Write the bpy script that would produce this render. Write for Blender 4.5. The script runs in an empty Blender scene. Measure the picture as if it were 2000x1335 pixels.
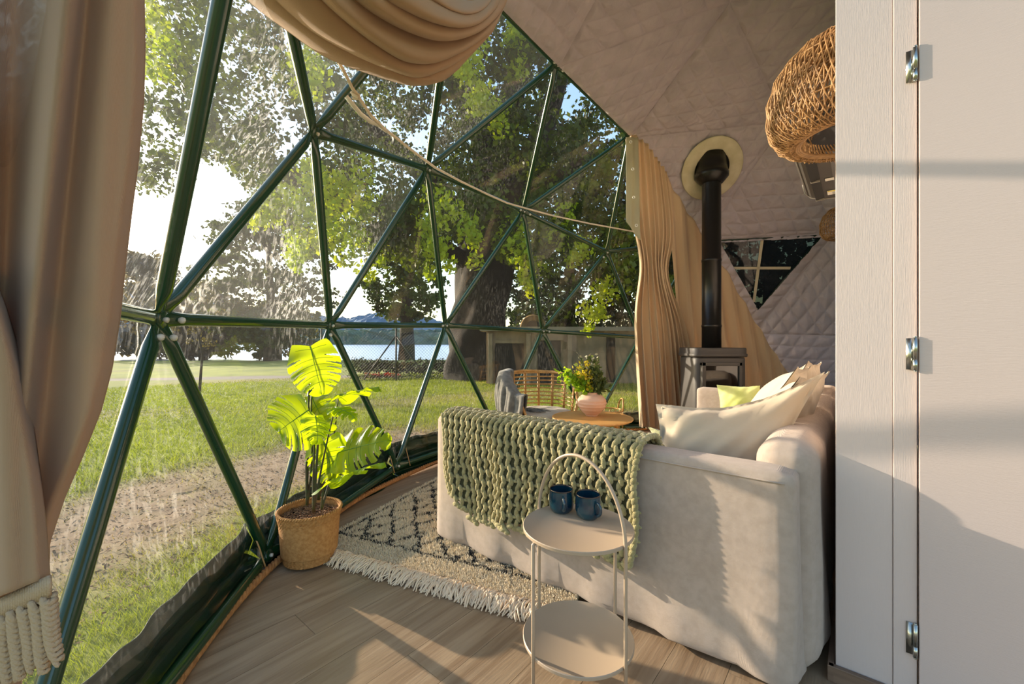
import bpy, bmesh, math, random
import numpy as np
from mathutils import Vector, Matrix, noise as mnoise
R = math.radians
random.seed(7); rng = np.random.default_rng(7)
COL = bpy.context.scene.collection
SC = bpy.context.scene
H = 1.18                                   # eye height above the floor
# ------------------------------------------------------------------ camera, sky, sun, exposure
cd = bpy.data.cameras.new('camera'); cam = bpy.data.objects.new('camera', cd); COL.objects.link(cam)
cam.location = (0, 0, H); cam.rotation_euler = (math.pi/2, 0, 0)
cd.sensor_width = 36; cd.lens = 14.67; cd.clip_start = .02; cd.clip_end = 2000
SC.camera = cam
SC.view_settings.view_transform = 'Standard'; SC.view_settings.look = 'None'
SC.view_settings.gamma = 1; SC.view_settings.use_curve_mapping = False
SC.view_settings.exposure = EXPOSURE = 0.08
SUN_AZ, SUN_EL = R(61), R(14.3)
w = bpy.data.worlds.new('sky'); SC.world = w; w.use_nodes = True
nt = w.node_tree; nt.nodes.clear()
sky = nt.nodes.new('ShaderNodeTexSky'); sky.sky_type = 'NISHITA'; sky.sun_disc = False
sky.sun_elevation = R(16); sky.sun_rotation = -SUN_AZ; sky.air_density = 1.2; sky.dust_density = 1.2; sky.ozone_density = 1.5
bg = nt.nodes.new('ShaderNodeBackground'); bg.inputs[1].default_value = 0.40
wo = nt.nodes.new('ShaderNodeOutputWorld')
nt.links.new(sky.outputs[0], bg.inputs[0]); nt.links.new(bg.outputs[0], wo.inputs[0])
sd = bpy.data.lights.new('sun', 'SUN'); sun = bpy.data.objects.new('sun', sd); COL.objects.link(sun)
sd.energy = 9.0; sd.color = (1.0, .85, .66); sd.angle = R(.6)
sdir = Vector((-math.sin(SUN_AZ)*math.cos(SUN_EL), math.cos(SUN_AZ)*math.cos(SUN_EL), math.sin(SUN_EL)))
sun.rotation_euler = sdir.to_track_quat('Z', 'Y').to_euler(); sun.location = sdir*30

# ------------------------------------------------------------------ helpers
def lin(h):
    h = h.lstrip('#'); c = [int(h[i:i+2], 16)/255 for i in (0, 2, 4)]
    return tuple(x/12.92 if x <= .04045 else ((x+.055)/1.055)**2.4 for x in c) + (1,)
MATS = {}
def mat(name, col, rough=.6, metal=0, col2=None, ns=8, nstretch=(1,1,1), bump=0, bs=60, bstretch=(1,1,1), trans=0, tcol=None,
        spec=.5, coat=0, obj_rand=0, attr=None, weave=0, wv=900, coords='Object', sheen=0):
    if name in MATS: return MATS[name]
    m = bpy.data.materials.new(name); m.use_nodes = True; MATS[name] = m
    t = m.node_tree; N = t.nodes; L = t.links; b = N['Principled BSDF']; out = N['Material Output']
    c1 = lin(col) if isinstance(col, str) else col
    b.inputs['Base Color'].default_value = c1; b.inputs['Roughness'].default_value = rough; b.inputs['Metallic'].default_value = metal
    b.inputs['Specular IOR Level'].default_value = spec; b.inputs['Coat Weight'].default_value = coat
    if sheen: b.inputs['Sheen Weight'].default_value = sheen
    tc = N.new('ShaderNodeTexCoord'); csrc = tc.outputs[coords]
    colsock = None
    if attr:
        a = N.new('ShaderNodeAttribute'); a.attribute_name = attr; colsock = a.outputs['Color']
    if col2:
        mp = N.new('ShaderNodeMapping'); mp.inputs['Scale'].default_value = nstretch; L.new(csrc, mp.inputs['Vector'])
        nz = N.new('ShaderNodeTexNoise'); nz.inputs['Scale'].default_value = ns; nz.inputs['Detail'].default_value = 6
        if obj_rand:
            oi = N.new('ShaderNodeObjectInfo'); ml = N.new('ShaderNodeMath'); ml.operation = 'MULTIPLY'; ml.inputs[1].default_value = 37
            L.new(oi.outputs['Random'], ml.inputs[0]); nz.noise_dimensions = '4D'; L.new(ml.outputs[0], nz.inputs['W'])
        L.new(mp.outputs[0], nz.inputs['Vector'])
        rp = N.new('ShaderNodeValToRGB'); rp.color_ramp.elements[0].position = .35; rp.color_ramp.elements[1].position = .65
        rp.color_ramp.elements[0].color = c1; rp.color_ramp.elements[1].color = lin(col2) if isinstance(col2, str) else col2
        L.new(nz.outputs['Fac'], rp.inputs[0]); colsock = rp.outputs[0]
        if obj_rand:
            hv = N.new('ShaderNodeHueSaturation'); mr = N.new('ShaderNodeMapRange')
            mr.inputs['To Min'].default_value = 1-obj_rand; mr.inputs['To Max'].default_value = 1+obj_rand
            L.new(oi.outputs['Random'], mr.inputs['Value']); L.new(mr.outputs[0], hv.inputs['Value']); L.new(colsock, hv.inputs['Color']); colsock = hv.outputs[0]
    if colsock: L.new(colsock, b.inputs['Base Color'])
    hs = None
    if bump:
        mp2 = N.new('ShaderNodeMapping'); mp2.inputs['Scale'].default_value = bstretch; L.new(csrc, mp2.inputs['Vector'])
        n2 = N.new('ShaderNodeTexNoise'); n2.inputs['Scale'].default_value = bs; n2.inputs['Detail'].default_value = 4; L.new(mp2.outputs[0], n2.inputs['Vector'])
        hs = n2.outputs['Fac']
    nrm = None
    if bump:
        bp = N.new('ShaderNodeBump'); bp.inputs['Strength'].default_value = bump; bp.inputs['Distance'].default_value = .01
        L.new(hs, bp.inputs['Height']); nrm = bp.outputs[0]
    if weave:
        prev = nrm
        for ax in ('X', 'Z'):
            wt = N.new('ShaderNodeTexWave'); wt.bands_direction = ax; wt.inputs['Scale'].default_value = wv; wt.inputs['Distortion'].default_value = 1.5
            L.new(csrc, wt.inputs['Vector']); bp = N.new('ShaderNodeBump'); bp.inputs['Strength'].default_value = weave; bp.inputs['Distance'].default_value = .002
            L.new(wt.outputs['Fac'], bp.inputs['Height'])
            if prev: L.new(prev, bp.inputs['Normal'])
            prev = bp.outputs[0]
        nrm = prev
    if nrm: L.new(nrm, b.inputs['Normal'])
    if trans:
        tr = N.new('ShaderNodeBsdfTranslucent'); mx = N.new('ShaderNodeMixShader'); mx.inputs[0].default_value = trans
        tr.inputs[0].default_value = lin(tcol) if tcol else c1
        if colsock and not tcol: L.new(colsock, tr.inputs[0])
        if attr and tcol:
            mm = N.new('ShaderNodeMix'); mm.data_type = 'RGBA'; mm.blend_type = 'MULTIPLY'; mm.inputs[0].default_value = 1
            L.new(colsock, mm.inputs[6]); mm.inputs[7].default_value = lin(tcol); L.new(mm.outputs[2], tr.inputs[0])
        L.new(b.outputs[0], mx.inputs[1]); L.new(tr.outputs[0], mx.inputs[2]); L.new(mx.outputs[0], out.inputs[0])
    return m

def V(x): return np.asarray(x, float)
def mesh(name, verts, faces, m=None, parent=None, smooth=False, col=None):
    me = bpy.data.meshes.new(name)
    verts = np.asarray(verts, dtype=np.float32)
    if isinstance(faces, np.ndarray):
        nf, k = faces.shape
        me.vertices.add(len(verts)); me.vertices.foreach_set('co', verts.ravel())
        me.loops.add(nf*k); me.loops.foreach_set('vertex_index', faces.astype(np.int32).ravel())
        me.polygons.add(nf); me.polygons.foreach_set('loop_start', np.arange(0, nf*k, k, dtype=np.int32))
        me.polygons.foreach_set('loop_total', np.full(nf, k, dtype=np.int32)); me.update(calc_edges=True)
    else:
        me.from_pydata([tuple(map(float, v)) for v in verts], [], faces); me.update()
    if smooth: me.polygons.foreach_set('use_smooth', np.ones(len(me.polygons), dtype=bool))
    if col is not None:
        a = me.attributes.new('tint', 'FLOAT_COLOR', 'POINT'); c = np.ones((len(verts), 4), np.float32); c[:, :3] = col; a.data.foreach_set('color', c.ravel())
    if m: me.materials.append(m)
    o = bpy.data.objects.new(name, me); COL.objects.link(o)
    if parent: o.parent = parent
    return o
def thing(name, label=None, cat=None, loc=(0,0,0), rz=0, group=None, kind=None):
    o = bpy.data.objects.new(name, None); COL.objects.link(o); o.location = loc; o.rotation_euler = (0, 0, rz); o.empty_display_size = .05
    return tag(o, label, cat, group, kind)
def tag(o, label=None, cat=None, group=None, kind=None):
    if label: o['label'] = label
    if cat: o['category'] = cat
    if group: o['group'] = group
    if kind: o['kind'] = kind
    return o
def dup(o, parent=None):
    c = o.copy(); COL.objects.link(c); c.parent = parent
    for ch in list(o.children): dup(ch, c)
    return c
class MB:
    """collects simple shapes into one mesh"""
    def __init__(s): s.v = []; s.f = []
    def add(s, v, f):
        n = len(s.v); s.v += [tuple(map(float, p)) for p in v]; s.f += [tuple(int(i)+n for i in q) for q in f]; return s
    def box(s, c, sz, rot=None):
        x, y, z = (q/2 for q in sz); P = [(-x,-y,-z),(x,-y,-z),(x,y,-z),(-x,y,-z),(-x,-y,z),(x,-y,z),(x,y,z),(-x,y,z)]
        M = rot if rot is not None else np.eye(3)
        P = [V(c)+M@V(p) for p in P]
        return s.add(P, [(0,3,2,1),(4,5,6,7),(0,1,5,4),(1,2,6,5),(2,3,7,6),(3,0,4,7)])
    def tube(s, pts, r, n=10, cap=True, flat=None):
        v, f = tube_geo(pts, r, n, cap, flat); return s.add(v, f)
    def lathe(s, prof, n=32, c=(0,0,0)):
        v, f = lathe_geo(prof, n); return s.add([V(p)+V(c) for p in v], f)
    def build(s, name, m=None, parent=None, smooth=False, bevel=0, seg=2):
        o = mesh(name, s.v, s.f, m, parent, smooth)
        if bevel:
            b = o.modifiers.new('bevel', 'BEVEL'); b.width = bevel; b.segments = seg; b.limit_method = 'ANGLE'
        return o
def tube_geo(pts, r, n=10, cap=True, flat=None):
    pts = [V(p) for p in pts]; m = len(pts); rs = r if hasattr(r, '__len__') else [r]*m
    T = []
    for i in range(m):
        t = pts[min(i+1, m-1)]-pts[max(i-1, 0)]; l = np.linalg.norm(t); T.append(t/l if l > 0 else V((0,0,1)))
    up = V((0,0,1)) if abs(T[0][2]) < .9 else V((1,0,0))
    nrm = np.cross(T[0], up); nrm /= np.linalg.norm(nrm)
    vs = []; fs = []
    for i in range(m):
        nrm = nrm-T[i]*np.dot(nrm, T[i]); nrm /= np.linalg.norm(nrm); bn = np.cross(T[i], nrm)
        for k in range(n):
            a = 2*math.pi*k/n; vs.append(pts[i]+(nrm*math.cos(a)+bn*math.sin(a))*rs[i])
    for i in range(m-1):
        for k in range(n):
            a, b = i*n+k, i*n+(k+1) % n; fs.append((a, b, b+n, a+n))
    if cap: fs.append(tuple(range(n-1, -1, -1))); fs.append(tuple(range((m-1)*n, m*n)))
    return vs, fs
def lathe_geo(prof, n=32):
    vs = []; fs = []
    for r, z in prof:
        for k in range(n):
            a = 2*math.pi*k/n; vs.append((r*math.cos(a), r*math.sin(a), z))
    for i in range(len(prof)-1):
        for k in range(n):
            a, b = i*n+k, i*n+(k+1) % n; fs.append((a, b, b+n, a+n))
    return vs, fs
def grid_geo(F, nu, nv, wrap=False):
    """F(u,v)->xyz, arrays allowed"""
    u, v = np.meshgrid(np.linspace(0, 1, nu), np.linspace(0, 1, nv), indexing='ij')
    P = F(u, v); P = np.stack([np.broadcast_to(q, u.shape) for q in P], -1).reshape(-1, 3)
    i, j = np.meshgrid(np.arange(nu-1), np.arange(nv-1), indexing='ij'); a = (i*nv+j).ravel()
    return P, np.stack([a, a+nv, a+nv+1, a+1], 1)
def solid(o, t, off=0):
    m = o.modifiers.new('thickness', 'SOLIDIFY'); m.thickness = t; m.offset = off; return o
def rbox(name, c, sz, r, m, parent, seg=3, rot=0, sub=0):
    mb = MB(); M = np.array(Matrix.Rotation(rot, 3, 'Z')); mb.box(c, sz, M)
    o = mb.build(name, m, parent, True, r, seg); return o
def interp(xs, ys, x): return np.interp(x, xs, ys)
def poly(P, u):
    """point on polyline P (list of 3D) at u in 0..1, arc length"""
    P = V(P); d = np.r_[0, np.cumsum(np.linalg.norm(np.diff(P, axis=0), axis=1))]; d /= d[-1]
    return tuple(np.interp(u, d, P[:, k]) for k in range(3))
def at(px, py, Y):
    """world point Y metres in front of the eye, seen at photograph pixel px,py"""
    return ((px-1000)/815*Y, Y, H-(py-667.5)/815*Y)
def fbm(x, y, s, seed=0):
    return 0
def smooth_noise(u, v, seed, fu, fv, n=6):
    r = np.random.default_rng(seed); out = 0
    for _ in range(n):
        a, b, p = r.normal()*fu, r.normal()*fv, r.random()*6.283
        out = out+np.sin(a*u+b*v+p)
    return out/n
AX = V((.7700, -.6380, 0)); BX = V((.6380, .7700, 0)); S0 = V((-.46, 2.51, 0))     # sofa axes: along the near arm, along the back
def sp(u, v, z): return tuple(S0+AX*u+BX*v+V((0, 0, z)))
SROT = math.atan2(AX[1], AX[0])
def unique(objs): return objs

# ------------------------------------------------------------------ materials
M_green = mat('green_metal', '#123a22', rough=.22, coat=.4, bump=.05, bs=30)
M_vinyl = mat('green_vinyl', '#0d2817', rough=.14, coat=.12, spec=.35, bump=.15, bs=6)
M_bolt = mat('white_bolt', '#c9c8c0', rough=.4)
M_quilt = mat('quilt_fabric', '#b5aab0', rough=.9, sheen=.2, bump=.5, bs=38, bstretch=(1, 1, .35), col2='#aaa0a6', ns=5)
M_curt = mat('curtain_fabric', '#b08f70', rough=.9, trans=.16, tcol='#c09a72', weave=.25, wv=420, sheen=.2)
M_curt2 = mat('curtain_fabric_right', '#d6bb96', rough=.9, trans=.18, tcol='#dcb98a', weave=.1, wv=300, sheen=.2)
M_white = mat('white_paint', '#c6b8b2', rough=.38, bump=.12, bs=10, bstretch=(60, 60, 2), weave=.06, wv=180)
M_door = mat('door_laminate', '#c0b1ab', rough=.34, bump=.10, bs=10, bstretch=(3, 3, 80))
M_steel = mat('satin_steel', '#b4b8b2', rough=.25, metal=1)
M_sofa = mat('linen_slipcover', '#b8a697', rough=.95, weave=.35, wv=260, bump=.12, bs=180, sheen=.2, col2='#ae9c8c', ns=30)
M_sofa_panel = M_sofa
M_cush = mat('cushion_linen', '#bfb19c', rough=.95, weave=.1, wv=260, bump=.25, bs=9, sheen=.2)
M_knit = mat('sage_knit', '#968a5a', rough=.95, col2='#aca06e', ns=40, bump=.6, bs=260, sheen=.3)
M_rope = mat('jute_rope', '#b9824c', rough=.9, col2='#a06c3c', ns=40, bump=.5, bs=300)
M_table = mat('greige_enamel', '#ab967f', rough=.42)
M_black = mat('black_steel', '#1c1b1a', rough=.32, metal=.3)
M_stove = mat('charcoal_steel', '#3f3b38', rough=.55)
M_rattan = mat('rattan', '#c99a58', rough=.45, col2='#a97c40', ns=25)
M_rattan2 = mat('lamp_rattan', '#a98252', rough=.6, col2='#7d5c36', ns=25)
M_wood = mat('light_wood', '#d6a360', rough=.4, col2='#c08c4c', ns=6, nstretch=(1, 12, 1), bump=.05, bs=30)
M_cream = mat('cream_cord', '#d6c9b2', rough=.8, bump=.3, bs=200)
M_trunk = mat('bark', '#15110e', rough=.95, col2='#241e18', ns=3, nstretch=(1, 1, .3), bump=1, bs=6, bstretch=(1, 1, .3))

def pane_mat(name, haze, scr, tint=(.96, .97, .96)):
    m = bpy.data.materials.new(name); m.use_nodes = True; t = m.node_tree; N = t.nodes; L = t.links; N.clear()
    out = N.new('ShaderNodeOutputMaterial'); tr = N.new('ShaderNodeBsdfTransparent'); tr.inputs[0].default_value = tint+(1,)
    gl = N.new('ShaderNodeBsdfGlossy'); gl.inputs['Roughness'].default_value = .03
    lw = N.new('ShaderNodeLayerWeight'); lw.inputs['Blend'].default_value = .5
    pw = N.new('ShaderNodeMath'); pw.operation = 'POWER'; pw.inputs[1].default_value = 4; L.new(lw.outputs['Facing'], pw.inputs[0])
    fr = N.new('ShaderNodeMath'); fr.operation = 'MULTIPLY_ADD'; fr.inputs[1].default_value = .45; fr.inputs[2].default_value = .035; L.new(pw.outputs[0], fr.inputs[0])
    m1 = N.new('ShaderNodeMixShader'); L.new(fr.outputs[0], m1.inputs[0]); L.new(tr.outputs[0], m1.inputs[1]); L.new(gl.outputs[0], m1.inputs[2])
    df = N.new('ShaderNodeBsdfTranslucent'); df.inputs[0].default_value = (.85, .84, .82, 1)
    tc = N.new('ShaderNodeTexCoord')
    mp = N.new('ShaderNodeMapping'); mp.inputs['Scale'].default_value = (60, 25, 9); mp.inputs['Rotation'].default_value = (.35, .3, .2); L.new(tc.outputs['Object'], mp.inputs[0])
    nz = N.new('ShaderNodeTexNoise'); nz.inputs['Scale'].default_value = 1.6; nz.inputs['Detail'].default_value = 8; nz.inputs['Distortion'].default_value = .9; L.new(mp.outputs[0], nz.inputs[0])
    rp = N.new('ShaderNodeValToRGB'); rp.color_ramp.elements[0].position = .5; rp.color_ramp.elements[1].position = .72; L.new(nz.outputs['Fac'], rp.inputs[0])
    n2 = N.new('ShaderNodeTexNoise'); n2.inputs['Scale'].default_value = 1.7; n2.inputs['Detail'].default_value = 3; L.new(tc.outputs['Object'], n2.inputs[0])
    r2 = N.new('ShaderNodeValToRGB'); r2.color_ramp.elements[0].position = .4; r2.color_ramp.elements[1].position = .68; L.new(n2.outputs['Fac'], r2.inputs[0])
    a = N.new('ShaderNodeMath'); a.operation = 'MULTIPLY'; L.new(rp.outputs[0], a.inputs[0]); L.new(r2.outputs[0], a.inputs[1])
    b = N.new('ShaderNodeMath'); b.operation = 'MULTIPLY_ADD'; b.inputs[1].default_value = scr; b.inputs[2].default_value = haze; L.new(a.outputs[0], b.inputs[0])
    m2 = N.new('ShaderNodeMixShader'); L.new(b.outputs[0], m2.inputs[0]); L.new(m1.outputs[0], m2.inputs[1]); L.new(df.outputs[0], m2.inputs[2])
    bp = N.new('ShaderNodeBump'); bp.inputs['Strength'].default_value = .06; bp.inputs['Distance'].default_value = .02; n3 = N.new('ShaderNodeTexNoise'); n3.inputs['Scale'].default_value = 3
    L.new(tc.outputs['Object'], n3.inputs[0]); L.new(n3.outputs['Fac'], bp.inputs['Height']); L.new(bp.outputs[0], gl.inputs['Normal'])
    L.new(m2.outputs[0], out.inputs[0]); MATS[name] = m; return m
P_clear = pane_mat('clear_vinyl', .004, .04)
P_scr = pane_mat('scratched_vinyl', .045, .42)
P_mid = pane_mat('worn_vinyl', .014, .16)
P_dark = pane_mat('shade_tinted_vinyl', .008, .02, (.05, .055, .038))  # dark tint stands in for the shaded view outside

# ------------------------------------------------------------------ the dome: 3-frequency geodesic
NODES = V([(2.117,2.221,4.155),(1.742,3.363,3.941),(0.909,2.219,3.941),(1.746,1.078,3.941),(3.095,1.516,3.941),(3.093,2.929,3.941),(0.37,3.467,3.488),(2.78,0.201,3.433),(4.253,2.224,3.433),(2.774,4.243,3.433),(0.391,0.97,3.433),(4.069,3.637,3.195),(-0.298,2.217,3.195),(1.374,-0.065,3.195),(4.073,0.812,3.195),(1.271,4.505,3.405),(0.122,4.503,2.592),(0.167,-0.067,2.449),(-0.669,1.074,2.449),(2.352,-0.77,2.449),(-0.68,3.36,2.571),(3.702,-0.332,2.449),(5.047,2.932,2.449),(5.049,1.519,2.449),(3.694,4.779,2.449),(2.343,5.213,2.449),(1.18,5.197,2.299),(1.149,-0.758,2.21),(4.665,0.385,2.21),(-1.052,2.216,2.294),(4.66,4.065,2.21),(5.572,2.226,1.297),(3.19,-1.047,1.297),(-0.676,4.238,1.349),(3.18,5.492,1.297),(-0.675,0.196,1.297),(5.276,3.638,1.241),(4.44,4.78,1.241),(5.281,0.814,1.241),(-1.278,1.51,1.264),(0.384,5.21,1.317),(4.448,-0.33,1.241),(-1.273,2.922,1.297),(0.398,-0.773,1.241),(1.739,5.649,1.241),(1.749,-1.207,1.241),(5.508,2.933,0.033),(5.51,1.52,0.033),(3.845,-0.768,0.033),(-1.002,3.629,0.1),(3.836,5.215,0.033),(2.496,-1.206,0.033),(-0.17,4.773,0.146),(2.485,5.65,0.033),(-1.042,0.804,0.033),(-0.206,-0.338,0.033),(4.916,0.205,-0.023),(1.044,5.489,-0.023),(1.054,-1.05,-0.023),(4.909,4.246,-0.023),(-1.3,2.216,0.045)]); NODES[:, 2] = np.where(NODES[:, 2] < .04, .04, NODES[:, 2])
CEN = V((2.117, 2.221, .68))
WIN = [(12,18,29),(18,29,39),(18,35,39),(35,39,54),(39,54,60),(39,42,60),(29,39,42),(20,29,42),(12,20,29),(6,12,20),(6,16,20),(6,15,16),
       (16,20,33),(20,33,42),(33,42,49),(42,49,60),(33,49,52),(33,40,52),(16,33,40),(16,26,40),(15,16,26),(15,25,26),(25,26,44),(26,40,44),
       (40,44,57),(40,52,57),(44,53,57),(25,34,44),(34,44,53),(34,50,53),(10,12,18),(10,17,18),(17,18,35)]
WIN = [tuple(sorted(f)) for f in WIN]
TRI = (24, 25, 34)
COVER = [f for f in [(0,1,2),(0,1,5),(0,2,3),(0,3,4),(0,4,5),(1,2,6),(1,5,9),(1,6,15),(1,9,15),(2,3,10),(2,6,12),(2,10,12),(3,4,7),(3,7,13),(3,10,13),(4,5,8),(4,7,14),(4,8,14),(5,8,11),(5,9,11),(6,12,20),(6,15,16),(6,16,20),(7,13,19),(7,14,21),(7,19,21),(8,11,22),(8,14,23),(8,22,23),(9,11,24),(9,15,25),(9,24,25),(10,12,18),(10,13,17),(10,17,18),(11,22,30),(11,24,30),(12,18,29),(12,20,29),(13,17,27),(13,19,27),(14,21,28),(14,23,28),(15,16,26),(15,25,26),(16,20,33),(16,26,40),(16,33,40),(17,18,35),(17,27,43),(17,35,43),(18,29,39),(18,35,39),(19,21,32),(19,27,45),(19,32,45),(20,29,42),(20,33,42),(21,28,41),(21,32,41),(22,23,31),(22,30,36),(22,31,36),(23,28,38),(23,31,38),(24,25,34),(24,30,37),(24,34,37),(25,26,44),(25,34,44),(26,40,44),(27,43,45),(28,38,41),(29,39,42),(30,36,37),(31,36,46),(31,38,47),(31,46,47),(32,41,48),(32,45,51),(32,48,51),(33,40,52),(33,42,49),(33,49,52),(34,37,50),(34,44,53),(34,50,53),(35,39,54),(35,43,55),(35,54,55),(36,37,59),(36,46,59),(37,50,59),(38,41,56),(38,47,56),(39,42,60),(39,54,60),(40,44,57),(40,52,57),(41,48,56),(42,49,60),(43,45,58),(43,55,58),(44,53,57),(45,51,58)] if f not in WIN and f != TRI and np.mean([NODES[i][0]*.6+NODES[i][1] for i in f]) > 1.6]
def outw(p): n = V(p)-CEN; return n/np.linalg.norm(n)
win = thing('window_1', 'large geodesic dome window of clear vinyl triangles in green tube frame', kind='structure')
def strut_geo(a, b, r=.0245, nl=14, n=12):
    A, B = NODES[a], NODES[b]; t = B-A; L = np.linalg.norm(t); t = t/L; nrm = outw((A+B)/2); s = np.cross(t, nrm); s /= np.linalg.norm(s); nrm = np.cross(s, t)
    xs = [.012, .03, .06, .085, .12]; xs = xs+[L*.5]+[L-x for x in reversed(xs)]
    vs = []; fs = []
    for x in xs:
        e = min(x, L-x); k = min(1, max(0, (e-.03)/.09)); k = k*k*(3-2*k); rn = r*(.22+.78*k); rs = r*(1.25-.25*k)
        for q in range(n):
            an = 2*math.pi*q/n; vs.append(A+t*x+nrm*math.cos(an)*rn+s*math.sin(an)*rs)
    for i in range(len(xs)-1):
        for q in range(n):
            c, d = i*n+q, i*n+(q+1) % n; fs.append((c, c+n, d+n, d))
    fs.append(tuple(range(n))); fs.append(tuple(range((len(xs)-1)*n+n-1, (len(xs)-1)*n-1, -1)))
    return vs, fs
SCRATCHED = {(18,29,39), (12,18,29), (18,35,39), (29,39,42)}; WORN = {(35,39,54), (39,54,60), (39,42,60), (12,20,29), (20,29,42), (10,12,18), (6,12,20)}
edges = set()
for f in WIN:
    for i, j in ((0,1),(1,2),(0,2)): edges.add((f[i], f[j]))
for k, f in enumerate(WIN):
    P = [NODES[i]+outw(NODES[i])*.028 for i in f]
    n = 6; vs = []; fs = []; idx = {}
    for i in range(n+1):
        for j in range(n+1-i):
            u, v_ = i/n, j/n; wv_ = 1-u-v_; p = P[0]*wv_+P[1]*u+P[2]*v_; idx[i, j] = len(vs)
            vs.append(p+outw(p)*.012*math.sin(7*p[0]+5*p[2])*min(1, 9*u*v_*wv_*3))
    for i in range(n):
        for j in range(n-i):
            fs.append((idx[i, j], idx[i+1, j], idx[i, j+1]))
            if i+j < n-1: fs.append((idx[i+1, j], idx[i+1, j+1], idx[i, j+1]))
    mesh('pane', vs, fs, P_scr if f in SCRATCHED else P_mid if f in WORN else P_clear, win, True)
for a, b in sorted(edges):
    v_, f_ = strut_geo(a, b); mesh('strut', v_, f_, M_green, win, True)
for i in sorted({i for e in edges for i in e}):
    n = outw(NODES[i]); q = Vector(n).to_track_quat('Z', 'Y').to_matrix(); q = np.array(q)
    mb = MB(); pr = [(0, -.016), (.03, -.016), (.034, -.010), (.034, .010), (.03, .014), (0, .014)]
    v_, f_ = lathe_geo(pr, 14); mb.add([NODES[i]+q@V(p) for p in v_], f_); hub = mb.build('hub', M_green, win, True)
    mb = MB()
    for dx, dy, rr in ((0, 0, .010),):
        v_, f_ = lathe_geo([(0, -.012), (rr, -.010), (rr, 0), (rr*.6, .006)], 8); mb.add([NODES[i]-n*.020+q@V((x+dx, y+dy, z)) for x, y, z in v_], f_)
    mb.build('bolt', M_bolt, hub, True)
    # white end caps of the clamps on the right-hand strut of each hub
for a, b in sorted(edges):
    A, B = NODES[a], NODES[b]
    if A[1] < .5 or (a+b) % 3: continue
    p = A+(B-A)/np.linalg.norm(B-A)*.075; n = outw(p); mb = MB(); q = np.array(Vector(-n).to_track_quat('Z', 'Y').to_matrix())
    v_, f_ = lathe_geo([(.009, 0), (.013, .008), (.011, .018), (0, .022)], 8); mb.add([p-n*.012+q@V(x) for x in v_], f_)
    mb.build('bolt_cap', M_bolt, win, True)

# quilted cover
ceil = thing('ceiling', 'grey quilted fabric lining of the dome', kind='structure')
def quilt(f, hole=None, n=100):
    A, B, C = [NODES[i]-outw(NODES[i])*.045 for i in f]; nn = np.cross(B-A, C-A); nn /= np.linalg.norm(nn)
    if np.dot(nn, CEN-A) < 0: nn = -nn
    e1 = (B-A)/np.linalg.norm(B-A); e2 = np.cross(nn, e1)
    i, j = np.meshgrid(np.arange(n+1), np.arange(n+1), indexing='ij'); ok = i+j <= n; ii, jj = i[ok], j[ok]
    idx = -np.ones((n+1, n+1), int); idx[ok] = np.arange(ok.sum())
    u, v_ = ii/n, jj/n; w_ = 1-u-v_; P = A*w_[:, None]+B*u[:, None]+C*v_[:, None]
    x, y = (P-A)@e1, (P-A)@e2
    # quilting lines run parallel to two sides of the triangle
    wob = .006*np.sin(9*x+3)+.006*np.sin(11*y)
    d1 = (y+wob)/.150; d2 = (x*math.sin(R(60))-y*math.cos(R(60))+wob)/.150
    l1 = np.abs(d1-np.round(d1))*.15; l2 = np.abs(d2-np.round(d2))*.15; l = np.minimum(l1, l2)
    edge = np.minimum(np.minimum(u, v_), w_)*1.22
    puff = .024*(1-np.exp(-(l/.030)**1.0))*np.clip(edge/.03, 0, 1)
    r = np.random.default_rng(sum(f)); wr = 0
    for _ in range(10):
        k = r.normal(size=2)*np.array([55, 22]); p = r.random()*6.28; wr = wr+np.sin(k[0]*x+k[1]*y+p+1.5*np.sin(6*x+5*y+p))
    wr = wr/10*.010*np.clip(l/.02, 0, 1)
    P = P+nn*(puff+wr+.01*np.clip(edge/.1, 0, 1))[:, None]
    fs = []
    a = idx[:-1, :-1]; b = idx[1:, :-1]; c = idx[:-1, 1:]; d = idx[1:, 1:]
    m1 = (a >= 0) & (b >= 0) & (c >= 0); m2 = (b >= 0) & (c >= 0) & (d >= 0)
    T = np.concatenate([np.stack([a[m1], b[m1], c[m1]], 1), np.stack([b[m2], d[m2], c[m2]], 1)])
    if hole is not None:
        H2 = V(hole); hx, hy = (H2-A)@e1, (H2-A)@e2
        def side(px, py):
            s = []
            for q in range(3):
                x0, y0, x1, y1 = hx[q], hy[q], hx[(q+1) % 3], hy[(q+1) % 3]; s.append((x1-x0)*(py-y0)-(y1-y0)*(px-x0))
            s = np.array(s); return np.all(s > 0, 0) | np.all(s < 0, 0)
        cx, cy = x[T].mean(1), y[T].mean(1); T = T[~side(cx, cy)]
    return mesh('quilted_panel', P, T, M_quilt, ceil, True)
def ray_plane(px, py, P0, n):
    d = V(((px-1000)/815, 1, -(py-667.5)/815)); o = V((0, 0, H)); t = np.dot(V(P0)-o, n)/np.dot(d, n); return o+d*t
for f in COVER: quilt(f, n=150 if NODES[list(f)][:, 1].mean() > 2.6 else 40)
ov_ = MB()
for f in COVER: ov_.add([NODES[i]+outw(NODES[i])*.035 for i in f], [(0, 1, 2)])
_o = ov_.build('leak_blocking_shell', mat('leak_shell_canvas', '#8f8a82', rough=.9), ceil)  # unseen shell added behind the lining to block light leaks
A, B, C = [NODES[i]-outw(NODES[i])*.045 for i in TRI]; tn = np.cross(B-A, C-A); tn /= np.linalg.norm(tn)
if np.dot(tn, CEN-A) < 0: tn = -tn
TW = [ray_plane(1602, 463, A, tn), ray_plane(1406, 473, A, tn), ray_plane(1480, 605, A, tn)]
quilt(TRI, TW, n=150)
win2 = thing('window_2', 'small triangular dome window with cream cross tapes', kind='structure')
tc_ = sum(TW)/3
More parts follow.
